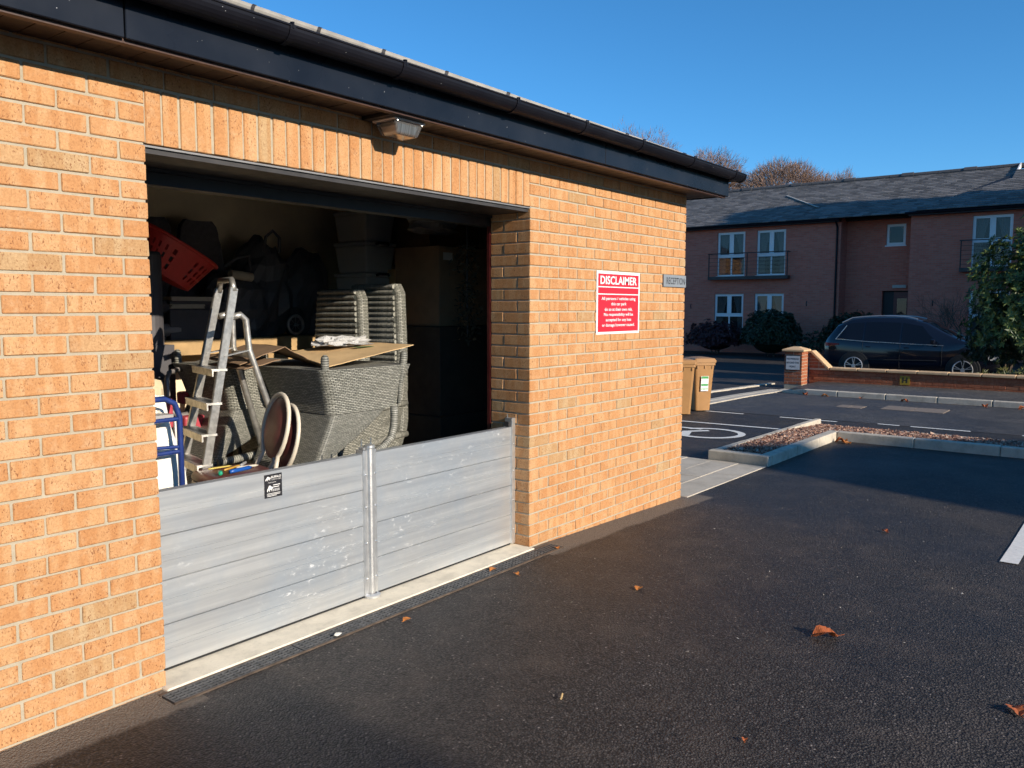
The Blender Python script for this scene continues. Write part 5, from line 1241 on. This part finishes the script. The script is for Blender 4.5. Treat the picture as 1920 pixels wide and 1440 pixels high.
for side in (-1, 1):
    glass(.42, 1.05, side, 'window', .14, 0); glass(1.09, 1.98, side, 'window', 0, 0); glass(2.03, 3.02, side, 'window', 0, -.52)
    MB().tube([side_pt(u, .03, side, .008) for u in (.34, .5, .8, 1.2, 1.7, 2.2, 2.7, 3.05)], .010, 6).build('chrome_strip', M['chrome'], car)
    MB().tube([side_pt(.34, .03, side, .008), side_pt(.38, .2, side, .008), side_pt(.47, .5, side, .008), side_pt(.60, .85, side, .008)], .009, 6).build('chrome_strip', M['chrome'], car)
    MB().tube([cpt(u, sec(u)[7][0], sec(u)[7][1] + .035, side) for u in (.45, .7, 1.0, 1.4, 1.8, 2.1, 2.35)], .016, 6).build('roof_rail', plain('rail_silver', (.42, .42, .44), .35, .6) if side < 0 else bpy.data.materials['rail_silver'], car)
    q = MB(); q.obox(cpt(2.82, 1.00, 1.05, side), (.09, 0, 0), (0, .05, 0), (0, 0, .065)); q.build('mirror', CP, car, bevel=.025, seg=2)
    q = MB(); q.grid(lambda a, b3: cpt(.03 + .42 * a, interp(T_w, .03 + .42 * a) * (.99) + .012, .86 + (.10 - .07 * a) * b3 + .05 * a, side), 8, 3); q.build('tail_light', plain('tail_red', (.35, .015, .02), .2) if side < 0 else bpy.data.materials['tail_red'], car, smooth=True, recalc=False)
    q = MB(); q.grid(lambda a, b3: cpt(4.02 + .36 * a, interp(T_w, 4.02 + .36 * a) + .012, .62 + .13 * b3 - .04 * a, side), 8, 3); q.build('headlight', plain('headlight_grey', (.42, .42, .42), .15) if side < 0 else bpy.data.materials['headlight_grey'], car, smooth=True, recalc=False)
    for us_ in (1.07, 2.01, 3.02): MB().tube([cpt(us_, sec(us_)[k_][0] + .004, sec(us_)[k_][1], side) for k_ in (2, 3, 4, 5)], .004, 5).build('door_seam', M['seal'], car)
    MB().tube([cpt(u_, interp(T_w, u_) + .005, .50 + .02 * u_, side) for u_ in (1.05, 1.6, 2.2, 2.9)], .012, 6).build('sill_strip', M['seal'], car)
    for hz_ in ((1.15, 1.28), (2.1, 2.23)): MB().box(CXC + side * .915 - .012, CXC + side * .915 + .012, YREAR - hz_[1], YREAR - hz_[0], CZ0 + .86, CZ0 + .885).build('door_handle', CP, car, bevel=.006)
    for yc in (YREAR - .86, YREAR - 3.52):
        xo = CXC + side * .80
        ar = MB(); ar.lathe([(.0, 0), (.40, 0), (.40, .112), (.385, .118), (.0, .118)], 28, (xo, yc, CZ0 + .345), (side, 0, 0)); ar.build('wheel_arch', M['seal'], car)
        wv_ = MB(); wv_.lathe([(.20, 0), (.345, 0), (.345, .10), (.335, .125), (.25, .13), (.235, .115)], 28, (xo, yc, CZ0 + .345), (side, 0, 0)); wo_ = wv_.build('wheel', M['seal'], car)
        rm = MB(); cc_ = V(xo + side * .128, yc, CZ0 + .345); rm.tube(ellipse(cc_, .228, .228, (0, 1, 0), (0, 0, 1), 28), .014, 6, closed=True)
        for k in range(5):
            for dd in (-.16, .16):
                a = 2 * math.pi * k / 5 + .3; rm.bar(cc_ + V(0, math.cos(a) * .05, math.sin(a) * .05), cc_ + V(0, math.cos(a + dd) * .225, math.sin(a + dd) * .225), .014, .026, (1, 0, 0))
        rm.lathe([(0, .012), (.05, .012), (.055, 0)], 12, cc_, (side, 0, 0)); rm.build('rim', plain('alloy_rim', (.50, .50, .50), .35, .6) if 'alloy_rim' not in bpy.data.materials else bpy.data.materials['alloy_rim'], wo_)
def cross(u0, u1, t0, t1, name):
    q = MB()
    def f_(a, b3):
        u = u0 + (u1 - u0) * b3; s_ = sec(u); hw = s_[7][0] * .93; return V(CXC + (a - .5) * 2 * hw, YREAR - u, CZ0 + s_[8][1] + .012 - .02 * (2 * a - 1) ** 2)
    q.grid(f_, 12, 8); q.build(name, CG, car, smooth=True, recalc=False)
cross(2.46, 3.24, 0, 1, 'windscreen'); cross(.12, .55, 0, 1, 'rear_window')
# ------------------------------------------------------------------ planting
def leafmat(name, cols, rough=.45, trans=.12):
    n = NT(name); a = n.node('ShaderNodeAttribute'); a.attribute_name = 'rnd'
    return n.out(n.ramp(a.outputs['Fac'], [(i / (len(cols) - 1), c) for i, c in enumerate(cols)]), rough, 0, None, Specular_IOR_Level=.4)
M['bark'] = plain('brown_bark', (.10, .07, .05), .9, 0, .3, 10, .5, 40)
def leaf(m, p, d, up_, L_, w_, a):
    d = d.normalized(); s = d.cross(up_)
    if s.length < 1e-4: s = V(1, 0, 0)
    s.normalize(); u = s.cross(d)
    m.add([p, p + d * L_ * .45 + s * w_ + u * w_ * .25, p + d * L_ - u * L_ * .12, p + d * L_ * .45 - s * w_ + u * w_ * .25], [(0, 1, 2), (0, 2, 3)], 0, None, a)
def bush(name, label, cat, c, rx, ry, h, n, L_, w_, mat, seed, group=None, shell=.55, cluster=7, bump_=.25, stems=5, core=0.0):
    r = random.Random(seed); t = thing(name, label, cat, c, group); c = Vector(c); m = MB()
    for _ in range(n):
        th_ = r.uniform(0, 2 * math.pi); v_ = r.random(); ph = math.asin(v_ * 1.25 - .25)
        d = V(math.cos(ph) * math.cos(th_), math.cos(ph) * math.sin(th_), math.sin(ph))
        k = (shell + (1 - shell) * r.random() ** .6) * (1 + bump_ * mnoise.noise(d * 2.1 + V(seed, 0, 0)) + bump_ * .6 * mnoise.noise(d * 5 + V(0, seed, 0)))
        p = c + V(d.x * rx * k, d.y * ry * k, h * .42 + d.z * h * .58 * k)
        if p.z < c.z + .02: p.z = c.z + .02 + r.random() * .1
        out = (d + V(r.gauss(0, .35), r.gauss(0, .35), r.gauss(.25, .3))).normalized(); a0 = min(.99, max(.01, r.gauss(.45, .2)))
        ref = V(0, 0, 1) if abs(out.z) < .9 else V(1, 0, 0); e1 = out.cross(ref).normalized(); e2 = out.cross(e1)
        for q in range(cluster):
            an = 2 * math.pi * q / cluster + r.random(); ld_ = out * r.uniform(.25, .8) + e1 * math.cos(an) + e2 * math.sin(an)
            leaf(m, p + out * r.uniform(0, .02), ld_, out, L_ * r.uniform(.7, 1.2), w_ * r.uniform(.8, 1.2), min(.999, max(.001, a0 + r.gauss(0, .1))))
    kind(m.build('foliage', mat, t, recalc=False), 'stuff')
    if core:
        q = MB(); q.grid(lambda u, v: c + V(math.cos(u * 6.2832) * math.cos((v - .5) * 3.1416) * rx * core, math.sin(u * 6.2832) * math.cos((v - .5) * 3.1416) * ry * core, h * .42 + math.sin((v - .5) * 3.1416) * h * .5 * core) * 1.0 + V(0, 0, 0), 24, 14)
        q.v = [(x_ + .06 * mnoise.noise(V(x_ * 4, y_ * 4, z_ * 4)), y_ + .06 * mnoise.noise(V(x_ * 4 + 9, y_ * 4, z_ * 4)), max(z_, c.z)) for x_, y_, z_ in q.v]; q.build('inner_foliage', mat, t, recalc=False)
    for i in range(stems):
        a = r.uniform(0, 6.28); q = c + V(math.cos(a) * rx * .35, math.sin(a) * ry * .35, h * r.uniform(.5, .8)); b0 = c + V(math.cos(a) * rx * .1, math.sin(a) * ry * .1, -.05)
        MB().tube([b0, b0.lerp(q, .5) + V(r.gauss(0, .04), r.gauss(0, .04), 0), q], [.035, .022, .008], 6).build('stem', M['bark'], t)
    return t
LG = leafmat('evergreen_leaf', [(.014, .03, .012), (.05, .085, .022), (.13, .165, .04), (.34, .34, .10)])
LD = leafmat('dark_clipped_leaf', [(.010, .020, .010), (.02, .04, .016), (.035, .06, .022)])
LM = leafmat('maroon_leaf', [(.03, .008, .010), (.065, .015, .018), (.10, .03, .025)])
LY = leafmat('olive_leaf', [(.05, .05, .015), (.10, .11, .03), (.17, .16, .06), (.16, .09, .04)])
G3 = -.3
bush('evergreen_shrub', 'tall glossy evergreen shrub at the right edge behind the wall', 'shrub', (19.5, -1.32, G3), 1.35, 1.42, 3.75, 2700, .115, .024, LG, 3, None, .55, 7, .42, 6, .45)
bush('evergreen_shrub', 'lower dark evergreen shrub beside the front of the parked car', 'shrub', (20.4, -.5, G3), .9, .75, 2.1, 420, .13, .028, LD, 5, None, .5, 7, .3, 4)
bush('ground_cover_plant', 'straggly olive ground-cover plant along the foot of the evergreen', 'plant', (18.15, -1.2, G3), .5, 1.15, .62, 260, .16, .02, LY, 8, None, .4, 7, .3, 3)
bush('clipped_bush', 'rounded dark green clipped bush under the lower windows', 'bush', (30.4, 8.75, G3), 1.05, 1.12, 1.85, 2600, .085, .022, LD, 13, None, .80, 6, .16, 4, .72)
bush('maroon_shrub', 'dark maroon shrub below the left lower window', 'shrub', (30.6, 11.2, G3), .9, 1.25, 1.35, 800, .11, .028, LM, 17, None, .6, 6, .3, 4, .6)
bush('clipped_bush', 'low green hedge bush behind the roof of the parked car', 'bush', (31.0, 5.7, G3), .8, 1.35, 1.78, 1300, .09, .022, LD, 19, None, .76, 6, .20, 4, .7)
bush('low_shrub', 'small low green shrub left of the parked car', 'shrub', (29.6, 6.9, G3), .6, .75, 1.0, 320, .09, .02, LD, 23, None, .5, 6, .3, 3)
# bare twiggy shrub behind the car
def twigs(m, p, d, L_, r0, r, depth_, spread=.5, kids=3, upb=.12, tips=None):
    e_ = p + d * L_; mid = p.lerp(e_, .5) + V(r.gauss(0, 1), r.gauss(0, 1), r.gauss(0, 1)) * L_ * .05
    m.tube([p, mid, e_], [r0, r0 * .85, r0 * .68], 5 if r0 > .03 else 3, cap=False)
    if depth_ == 0: return
    for k in range(kids):
        nd = (d + V(r.gauss(0, spread), r.gauss(0, spread), r.gauss(upb, spread * .8))).normalized()
        st = p.lerp(e_, r.uniform(.45, 1.0)) if k else e_
        twigs(m, st, nd, L_ * r.uniform(.62, .86), r0 * (.62 if k else .68), r, depth_ - 1, spread, kids, upb)
def bare_tree(label, c, top_z, R_, seed, depth_=5, r0=.30, nspray=6500, squash=.95, lumpy=1.0):
    r = random.Random(seed); t = thing('bare_tree', label, 'tree', c); c = Vector(c); H = top_z - c.z
    cc = V(c.x, c.y, top_z - R_ * squash); fork = V(c.x, c.y, max(c.z + 1.5, cc.z - R_ * .95))
    MB().tube([c + V(0, 0, -.5), c.lerp(fork, .5) + V(.1, .05, 0), fork], [r0 * 1.3, r0 * 1.05, r0 * .9], 10).build('trunk', M['bark'], t, smooth=True)
    m = MB()
    for k in range(9):
        a = 2 * math.pi * k / 9 + r.random() * .6; el = r.uniform(.35, 1.35)
        d = V(math.cos(a) * math.cos(el), math.sin(a) * math.cos(el), math.sin(el)); twigs(m, fork, d, R_ * .62, r0 * .36, r, depth_, .38, 3, .08)
    def lump(d): return 1 + lumpy * .26 * mnoise.noise(d * 2.4 + V(seed, 0, 0)) + lumpy * .16 * mnoise.noise(d * 6 + V(0, seed, 0))
    def inside(p):
        q = V(p[0] - cc.x, p[1] - cc.y, (p[2] - cc.z) / squash); return q.length <= R_ * lump(q.normalized()) if q.length > 1e-6 else True
    # pull far-flung tips back to the rounded crown outline
    nv = []
    for p in m.v:
        q = V(p[0] - cc.x, p[1] - cc.y, (p[2] - cc.z) / squash); l_ = q.length
        if l_ > 1e-6:
            mx = R_ * lump(q / l_) * .97
            if l_ > mx * .8: l_2 = mx * (.8 + .2 * (1 - math.exp(-(l_ / mx - .8) * 3))); q = q * (l_2 / l_)
        nv.append((cc.x + q.x, cc.y + q.y, cc.z + q.z * squash))
    m.v = nv
    for _ in range(nspray):
        th_ = r.uniform(0, 6.283); sz = r.uniform(-.55, 1); cz = math.sqrt(1 - sz * sz); d = V(cz * math.cos(th_), cz * math.sin(th_), sz)
        k = (.62 + .38 * r.random() ** .7) * lump(d) * R_; p = cc + V(d.x * k, d.y * k, d.z * k * squash)
        g_ = (d * .8 + V(r.gauss(0, .45), r.gauss(0, .45), .25 + r.gauss(0, .35))).normalized(); L_ = r.uniform(.25, .6)
        s_ = g_.cross(V(0, 0, 1)); s_ = s_.normalized() if s_.length > .01 else V(1, 0, 0); u_ = s_.cross(g_); w_ = r.uniform(.008, .016)
        b0 = [p + s_ * w_, p - s_ * w_ * .5 + u_ * w_, p - s_ * w_ * .5 - u_ * w_]; tip = p + g_ * L_
        m.add(b0 + [tip], [(0, 1, 3), (1, 2, 3), (2, 0, 3)])
    kind(m.build('crown', M['twig'], t, recalc=False), 'stuff'); return t
M['twig'] = plain('copper_twig', (.22, .135, .092), .85, 0, .3, 1.5)
bare_tree('rounded bare copper-brown tree rising above the ridge of the slate roof', (55, 17.5, G3), 11.6, 3.4, 4, nspray=18000, lumpy=.45)
bare_tree('tall bare brown tree behind the end of the garage gutter', (54, 28.6, G3), 14.9, 4.6, 9, nspray=10000, lumpy=.8)
bare_tree('bare tree between the tall one and the rounded one, top just over the gutter', (57, 24.0, G3), 13.3, 3.1, 15, nspray=8000)
bare_tree('small low bare tree at the right of the rounded one behind the roof', (58, 14.9, G3), 11.0, 2.4, 22, nspray=4500)
tw = thing('bare_shrub', 'thin leafless shrub against the brick wall behind the evergreen', 'shrub', (29.5, 2.0, G3)); r_ = random.Random(6); m = MB()
for k in range(7):
    a = k * .9; twigs(m, V(29.5, 1.9, G3), V(math.cos(a) * .45, math.sin(a) * .45, 1).normalized(), .95, .022, r_, 4, .45, 3)
kind(m.build('branches', M['bark'], tw, recalc=False), 'stuff')

# ------------------------------------------------------------------ out of frame: the building and conifers whose shade falls into the picture
nb = thing('brick_house', 'gabled brick building across the car park, behind the viewer', 'building', (5.0, -20, 0))
AP = V(7.0, 1.15, -.08); Lz = 7.5; ks = (Lz + .08) / S_TO_SUN.z; ap = AP + S_TO_SUN * ks
rd = V(.77, -.64, 0).normalized(); gd = V(-rd.y, rd.x, 0); gd = -gd if gd.y > 0 else gd; hw_ = 4.6; pit_ = math.tan(math.radians(36)); ez_ = Lz - hw_ * pit_; Ln = 15
def nbp(a, b3, z_): return ap + rd * a + gd * b3 + V(0, 0, z_ - Lz)
m = MB()
m.add([nbp(.35, -hw_ + .4, -.3), nbp(.35, hw_ - .4, -.3), nbp(Ln - .35, hw_ - .4, -.3), nbp(Ln - .35, -hw_ + .4, -.3), nbp(.35, -hw_ + .4, ez_ + .25), nbp(.35, hw_ - .4, ez_ + .25), nbp(Ln - .35, hw_ - .4, ez_ + .25), nbp(Ln - .35, -hw_ + .4, ez_ + .25), nbp(.35, 0, Lz - .1), nbp(Ln - .35, 0, Lz - .1)],
      [(0, 1, 5, 8, 4), (2, 3, 7, 9, 6), (1, 2, 6, 5), (3, 0, 4, 7)]); m.build('wall', M['far_brick'], nb)
m = MB()
for s_ in (-1, 1):
    q = [nbp(0, 0, Lz), nbp(Ln, 0, Lz), nbp(Ln, s_ * hw_, ez_), nbp(0, s_ * hw_, ez_)]; m.add(q + [p - V(0, 0, .12) for p in q], FB)
m.build('roof', M['slate'], nb)
for i in range(4):
    for zz_ in (1.0, 3.2):
        c_ = nbp(2 + i * 3.4, -hw_ + .4, zz_ + .6); q = MB(); q.obox(c_ , rd * .6, gd * .03, (0, 0, .6)); wo_ = q.build('window', M['upvc'], nb)
        q = MB(); q.obox(c_, rd * .52, gd * .04, (0, 0, .52)); q.build('pane', CG, wo_)
def conifer(label, c, H, R_, seed, n=1500):
    r = random.Random(seed); t = thing('conifer', label, 'tree', c, None); c = Vector(c); m = MB()
    for _ in range(n):
        v_ = r.random() ** .8; z_ = .06 + .94 * v_; rr_ = R_ * (1 - v_) ** .4 * (.55 + .45 * r.random()) + .1; a = r.uniform(0, 6.283)
        p = c + V(math.cos(a) * rr_, math.sin(a) * rr_, z_ * H)
        for q in range(3): leaf(m, p, V(math.cos(a) + r.gauss(0, .5), math.sin(a) + r.gauss(0, .5), r.gauss(.2, .5)), V(r.gauss(0, 1), r.gauss(0, 1), 1).normalized(), .75, .28, r.random() * .99 + .005)
    kind(m.build('foliage', LD, t, recalc=False), 'stuff'); MB().tube([c + V(0, 0, -.4), c + V(0, 0, H * .9)], [.25, .04], 8).build('trunk', M['bark'], t)
for i, (x_, y_, h_, rr_, lb) in enumerate(((23.0, -7.5, 6.2, 1.6, 'low dark conifer added out of frame to shade the parked car'), (28.2, -5.4, 9.5, 1.4, 'dark conifer second from the road in the row right of the picture'), (30.1, -5.6, 11.5, 1.3, 'dark conifer third from the road in the row right of the picture'), (31.4, -6.0, 11.9, .85, 'tallest dark conifer at the end of the brick block'))):  # the first conifer is added to throw shade on the parked car
    conifer(lb, (x_, y_, G3), h_, rr_, 30 + i)
# sunlit block behind the garage: mirrored in the lower panes of the far windows
sb = thing('brick_house', 'buff brick block standing behind the garage, out of sight', 'building', (-3, 31, 0))
MB().box(-14, 6.5, 30, 38, -.3, 6.6).build('wall', plain('sunlit_buff_wall', (.52, .29, .12), .85, 0, .2, 3), sb)
m = MB(); m.add([(-14.4, 29.6, 6.6), (6.9, 29.6, 6.6), (6.9, 38.4, 6.6), (-14.4, 38.4, 6.6), (-14.4, 34, 8.8), (6.9, 34, 8.8)], [(0, 1, 5, 4), (2, 3, 4, 5), (0, 4, 3), (1, 2, 5), (0, 3, 2, 1)]); m.build('roof', M['slate'], sb)

bush('reflection_blocking_hedge', 'unseen dark hedge added before the block to darken lower window reflections', 'hedge', (-3.5, 28.4, -.3), 11, .9, 4.6, 2200, .3, .09, LD, 41, None, .8, 6, .1, 6, .85)  # unseen hedge added to keep the bright block out of ground-floor panes
fb = thing('brick_block', 'flat-roofed brick block across the car park, behind the viewer', 'building', (-6, -23, 0))
MB().box(-13, -1.57, -26, -20, -.3, 6.98).build('wall', M['far_brick_x'], fb); MB().box(-13.1, -1.53, -26.1, -19.92, 6.98, 7.16).build('roof', M['black'], fb)
for k in range(4):
    for zz_ in (1.0, 4.2):
        wo_ = MB().box(-12 + k * 2.4, -10.8 + k * 2.4, -20.02, -19.98, zz_, zz_ + 1.3).build('window', M['upvc'], fb); MB().box(-11.93 + k * 2.4, -10.87 + k * 2.4, -19.979, -19.97, zz_ + .07, zz_ + 1.23).build('pane', CG, wo_)
# ------------------------------------------------------------------ fallen leaves and litter
lcol = [plain('dry_leaf_rust', (.34, .085, .02), .7, 0, .3, 40), plain('dry_leaf_orange', (.46, .16, .03), .7, 0, .3, 40), plain('dry_leaf_brown', (.20, .07, .03), .75, 0, .3, 40)]
def fallen(x_, y_, s_, rot, curl, mat, label, lobed=False, z_=None):
    zb = (gz(x_) if z_ is None else z_) + .006; m = MB(); n_ = 9; pts = []
    def fn(u, v):
        t_ = u; w_ = .42 * math.sin(math.pi * min(1, t_ * .98 + .01)) ** .8 * (1 + (.30 * math.sin(t_ * 21) if lobed else .08 * math.sin(t_ * 37)))
        a = (v - .5) * 2 * w_; lz_ = curl * (abs(a) * 1.1 + .28 * math.sin(t_ * 3.1) ** 2 + .10 * math.sin(t_ * 11 + v * 5))
        ca, sa = math.cos(rot), math.sin(rot); X = (t_ - .5) * s_; Y = a * s_ * (1 - .35 * curl); return V(x_ + X * ca - Y * sa, y_ + X * sa + Y * ca, zb + lz_ * s_)
    m.grid(fn, 14, 6); o_ = m.build('fallen_leaf', mat, None, smooth=False, recalc=False)
    a, ca, sa = fn(0, .5), math.cos(rot), math.sin(rot)
    st_2 = MB().tube([a, a + V(-ca, -sa, .15) * s_ * .25], .0015, 4).build('stalk', mat, o_)
    return tag(o_, label, 'leaf', 'fallen leaves')
for i, (x_, y_, s_, ro, cu, mi, lb) in enumerate((
    (2.267, -2.03, .13, 2.25, .42, 0, 'large curled brown leaf casting a shadow in the middle of the asphalt'),
    (2.314, -.971, .062, .3, .25, 1, 'flat orange leaf on the asphalt in front of the doorway'),
    (4.708, -1.72, .06, .9, .4, 0, 'small rust leaf on the asphalt near the big shadow edge'),
    (2.061, -.10, .06, .2, .3, 1, 'orange leaf lying on the right part of the drain grating'),
    (2.084, -.264, .05, 1.2, .3, 1, 'small orange leaf just off the drain by the right jamb'),
    (1.159, -.266, .055, .1, .25, 1, 'orange leaf on the asphalt beside the middle of the drain'),
    (1.977, -2.867, .085, .5, .3, 0, 'rust lobed leaf at the bottom right edge of the picture'),
    (1.094, -2.10, .03, .4, .4, 0, 'tiny rust leaf fragment near the bottom edge of the picture'),
    (9.118 - .10, -.20, .11, .6, .6, 1, 'orange leaf heaped in the inner kerb corner, nearest'),
    (9.0, -.15, .12, 1.8, .7, 0, 'rust leaf heaped in the inner kerb corner behind the orange one'),
    (8.93, -.27, .09, 2.8, .5, 1, 'orange leaf at the left of the heap in the kerb corner'),
    (15.22, 2.35, .16, .8, .5, 0, 'rust leaf in the gutter at the left start of the far kerb'),
    (15.2, 1.95, .14, 1.8, .5, 1, 'orange leaf in the gutter just right of the kerb start'),
    (15.2, 1.25, .13, .2, .5, 2, 'brown leaf against the far kerb, third from the left'),
    (15.18, .45, .15, 1.2, .5, 0, 'rust leaf against the far kerb below the yellow marker'),
    (15.15, -.9, .16, .5, .5, 0, 'rust leaf against the far kerb near the right edge'),
    (15.15, -1.5, .18, 2.2, .5, 0, 'large rust leaf at the far kerb by the right picture edge'),
    (2.68, -.15, .045, .9, .3, 1, 'small orange leaf against the wall foot right of the doorway'))):
    fallen(x_, y_, s_, ro, cu, lcol[mi], lb, lobed=(i == 6))
cb = MB().tube([(.93, -1.385, .012), (.968, -1.365, .012)], .0045, 8).build('cigarette_butt', plain('filter_paper', (.50, .34, .15), .8), None); tag(cb, 'tan cigarette butt on the asphalt in the foreground', 'litter')
wp = crumple('litter_scrap', 'small white scrap of litter on the drain grating', 'litter', (.80, -.15, .014), .02, .014, .008, M['white_cloth'], 1.2, .4, 12, 2)
pm = MB(); rpp = random.Random(33)
for _ in range(230):
    x_ = rpp.uniform(-1.2, 6.5); y_ = -.25 - rpp.random() ** 1.2 * 3.2; chip(pm, V(x_, y_, gz(x_) + .003), rpp.choice((.003, .004, .005)), rpp)
pmn = NT('pale_grit'); a_ = pmn.node('ShaderNodeAttribute'); a_.attribute_name = 'rnd'; pmn.out(pmn.ramp(a_.outputs['Fac'], [(0, (.12, .10, .08)), (.7, (.25, .22, .18)), (1, (.6, .58, .53))]), .8)
tag(kind(pm.build('grit', pmn.mat, None, recalc=False), 'stuff'), 'scattered pale grit on the dark asphalt', 'grit')
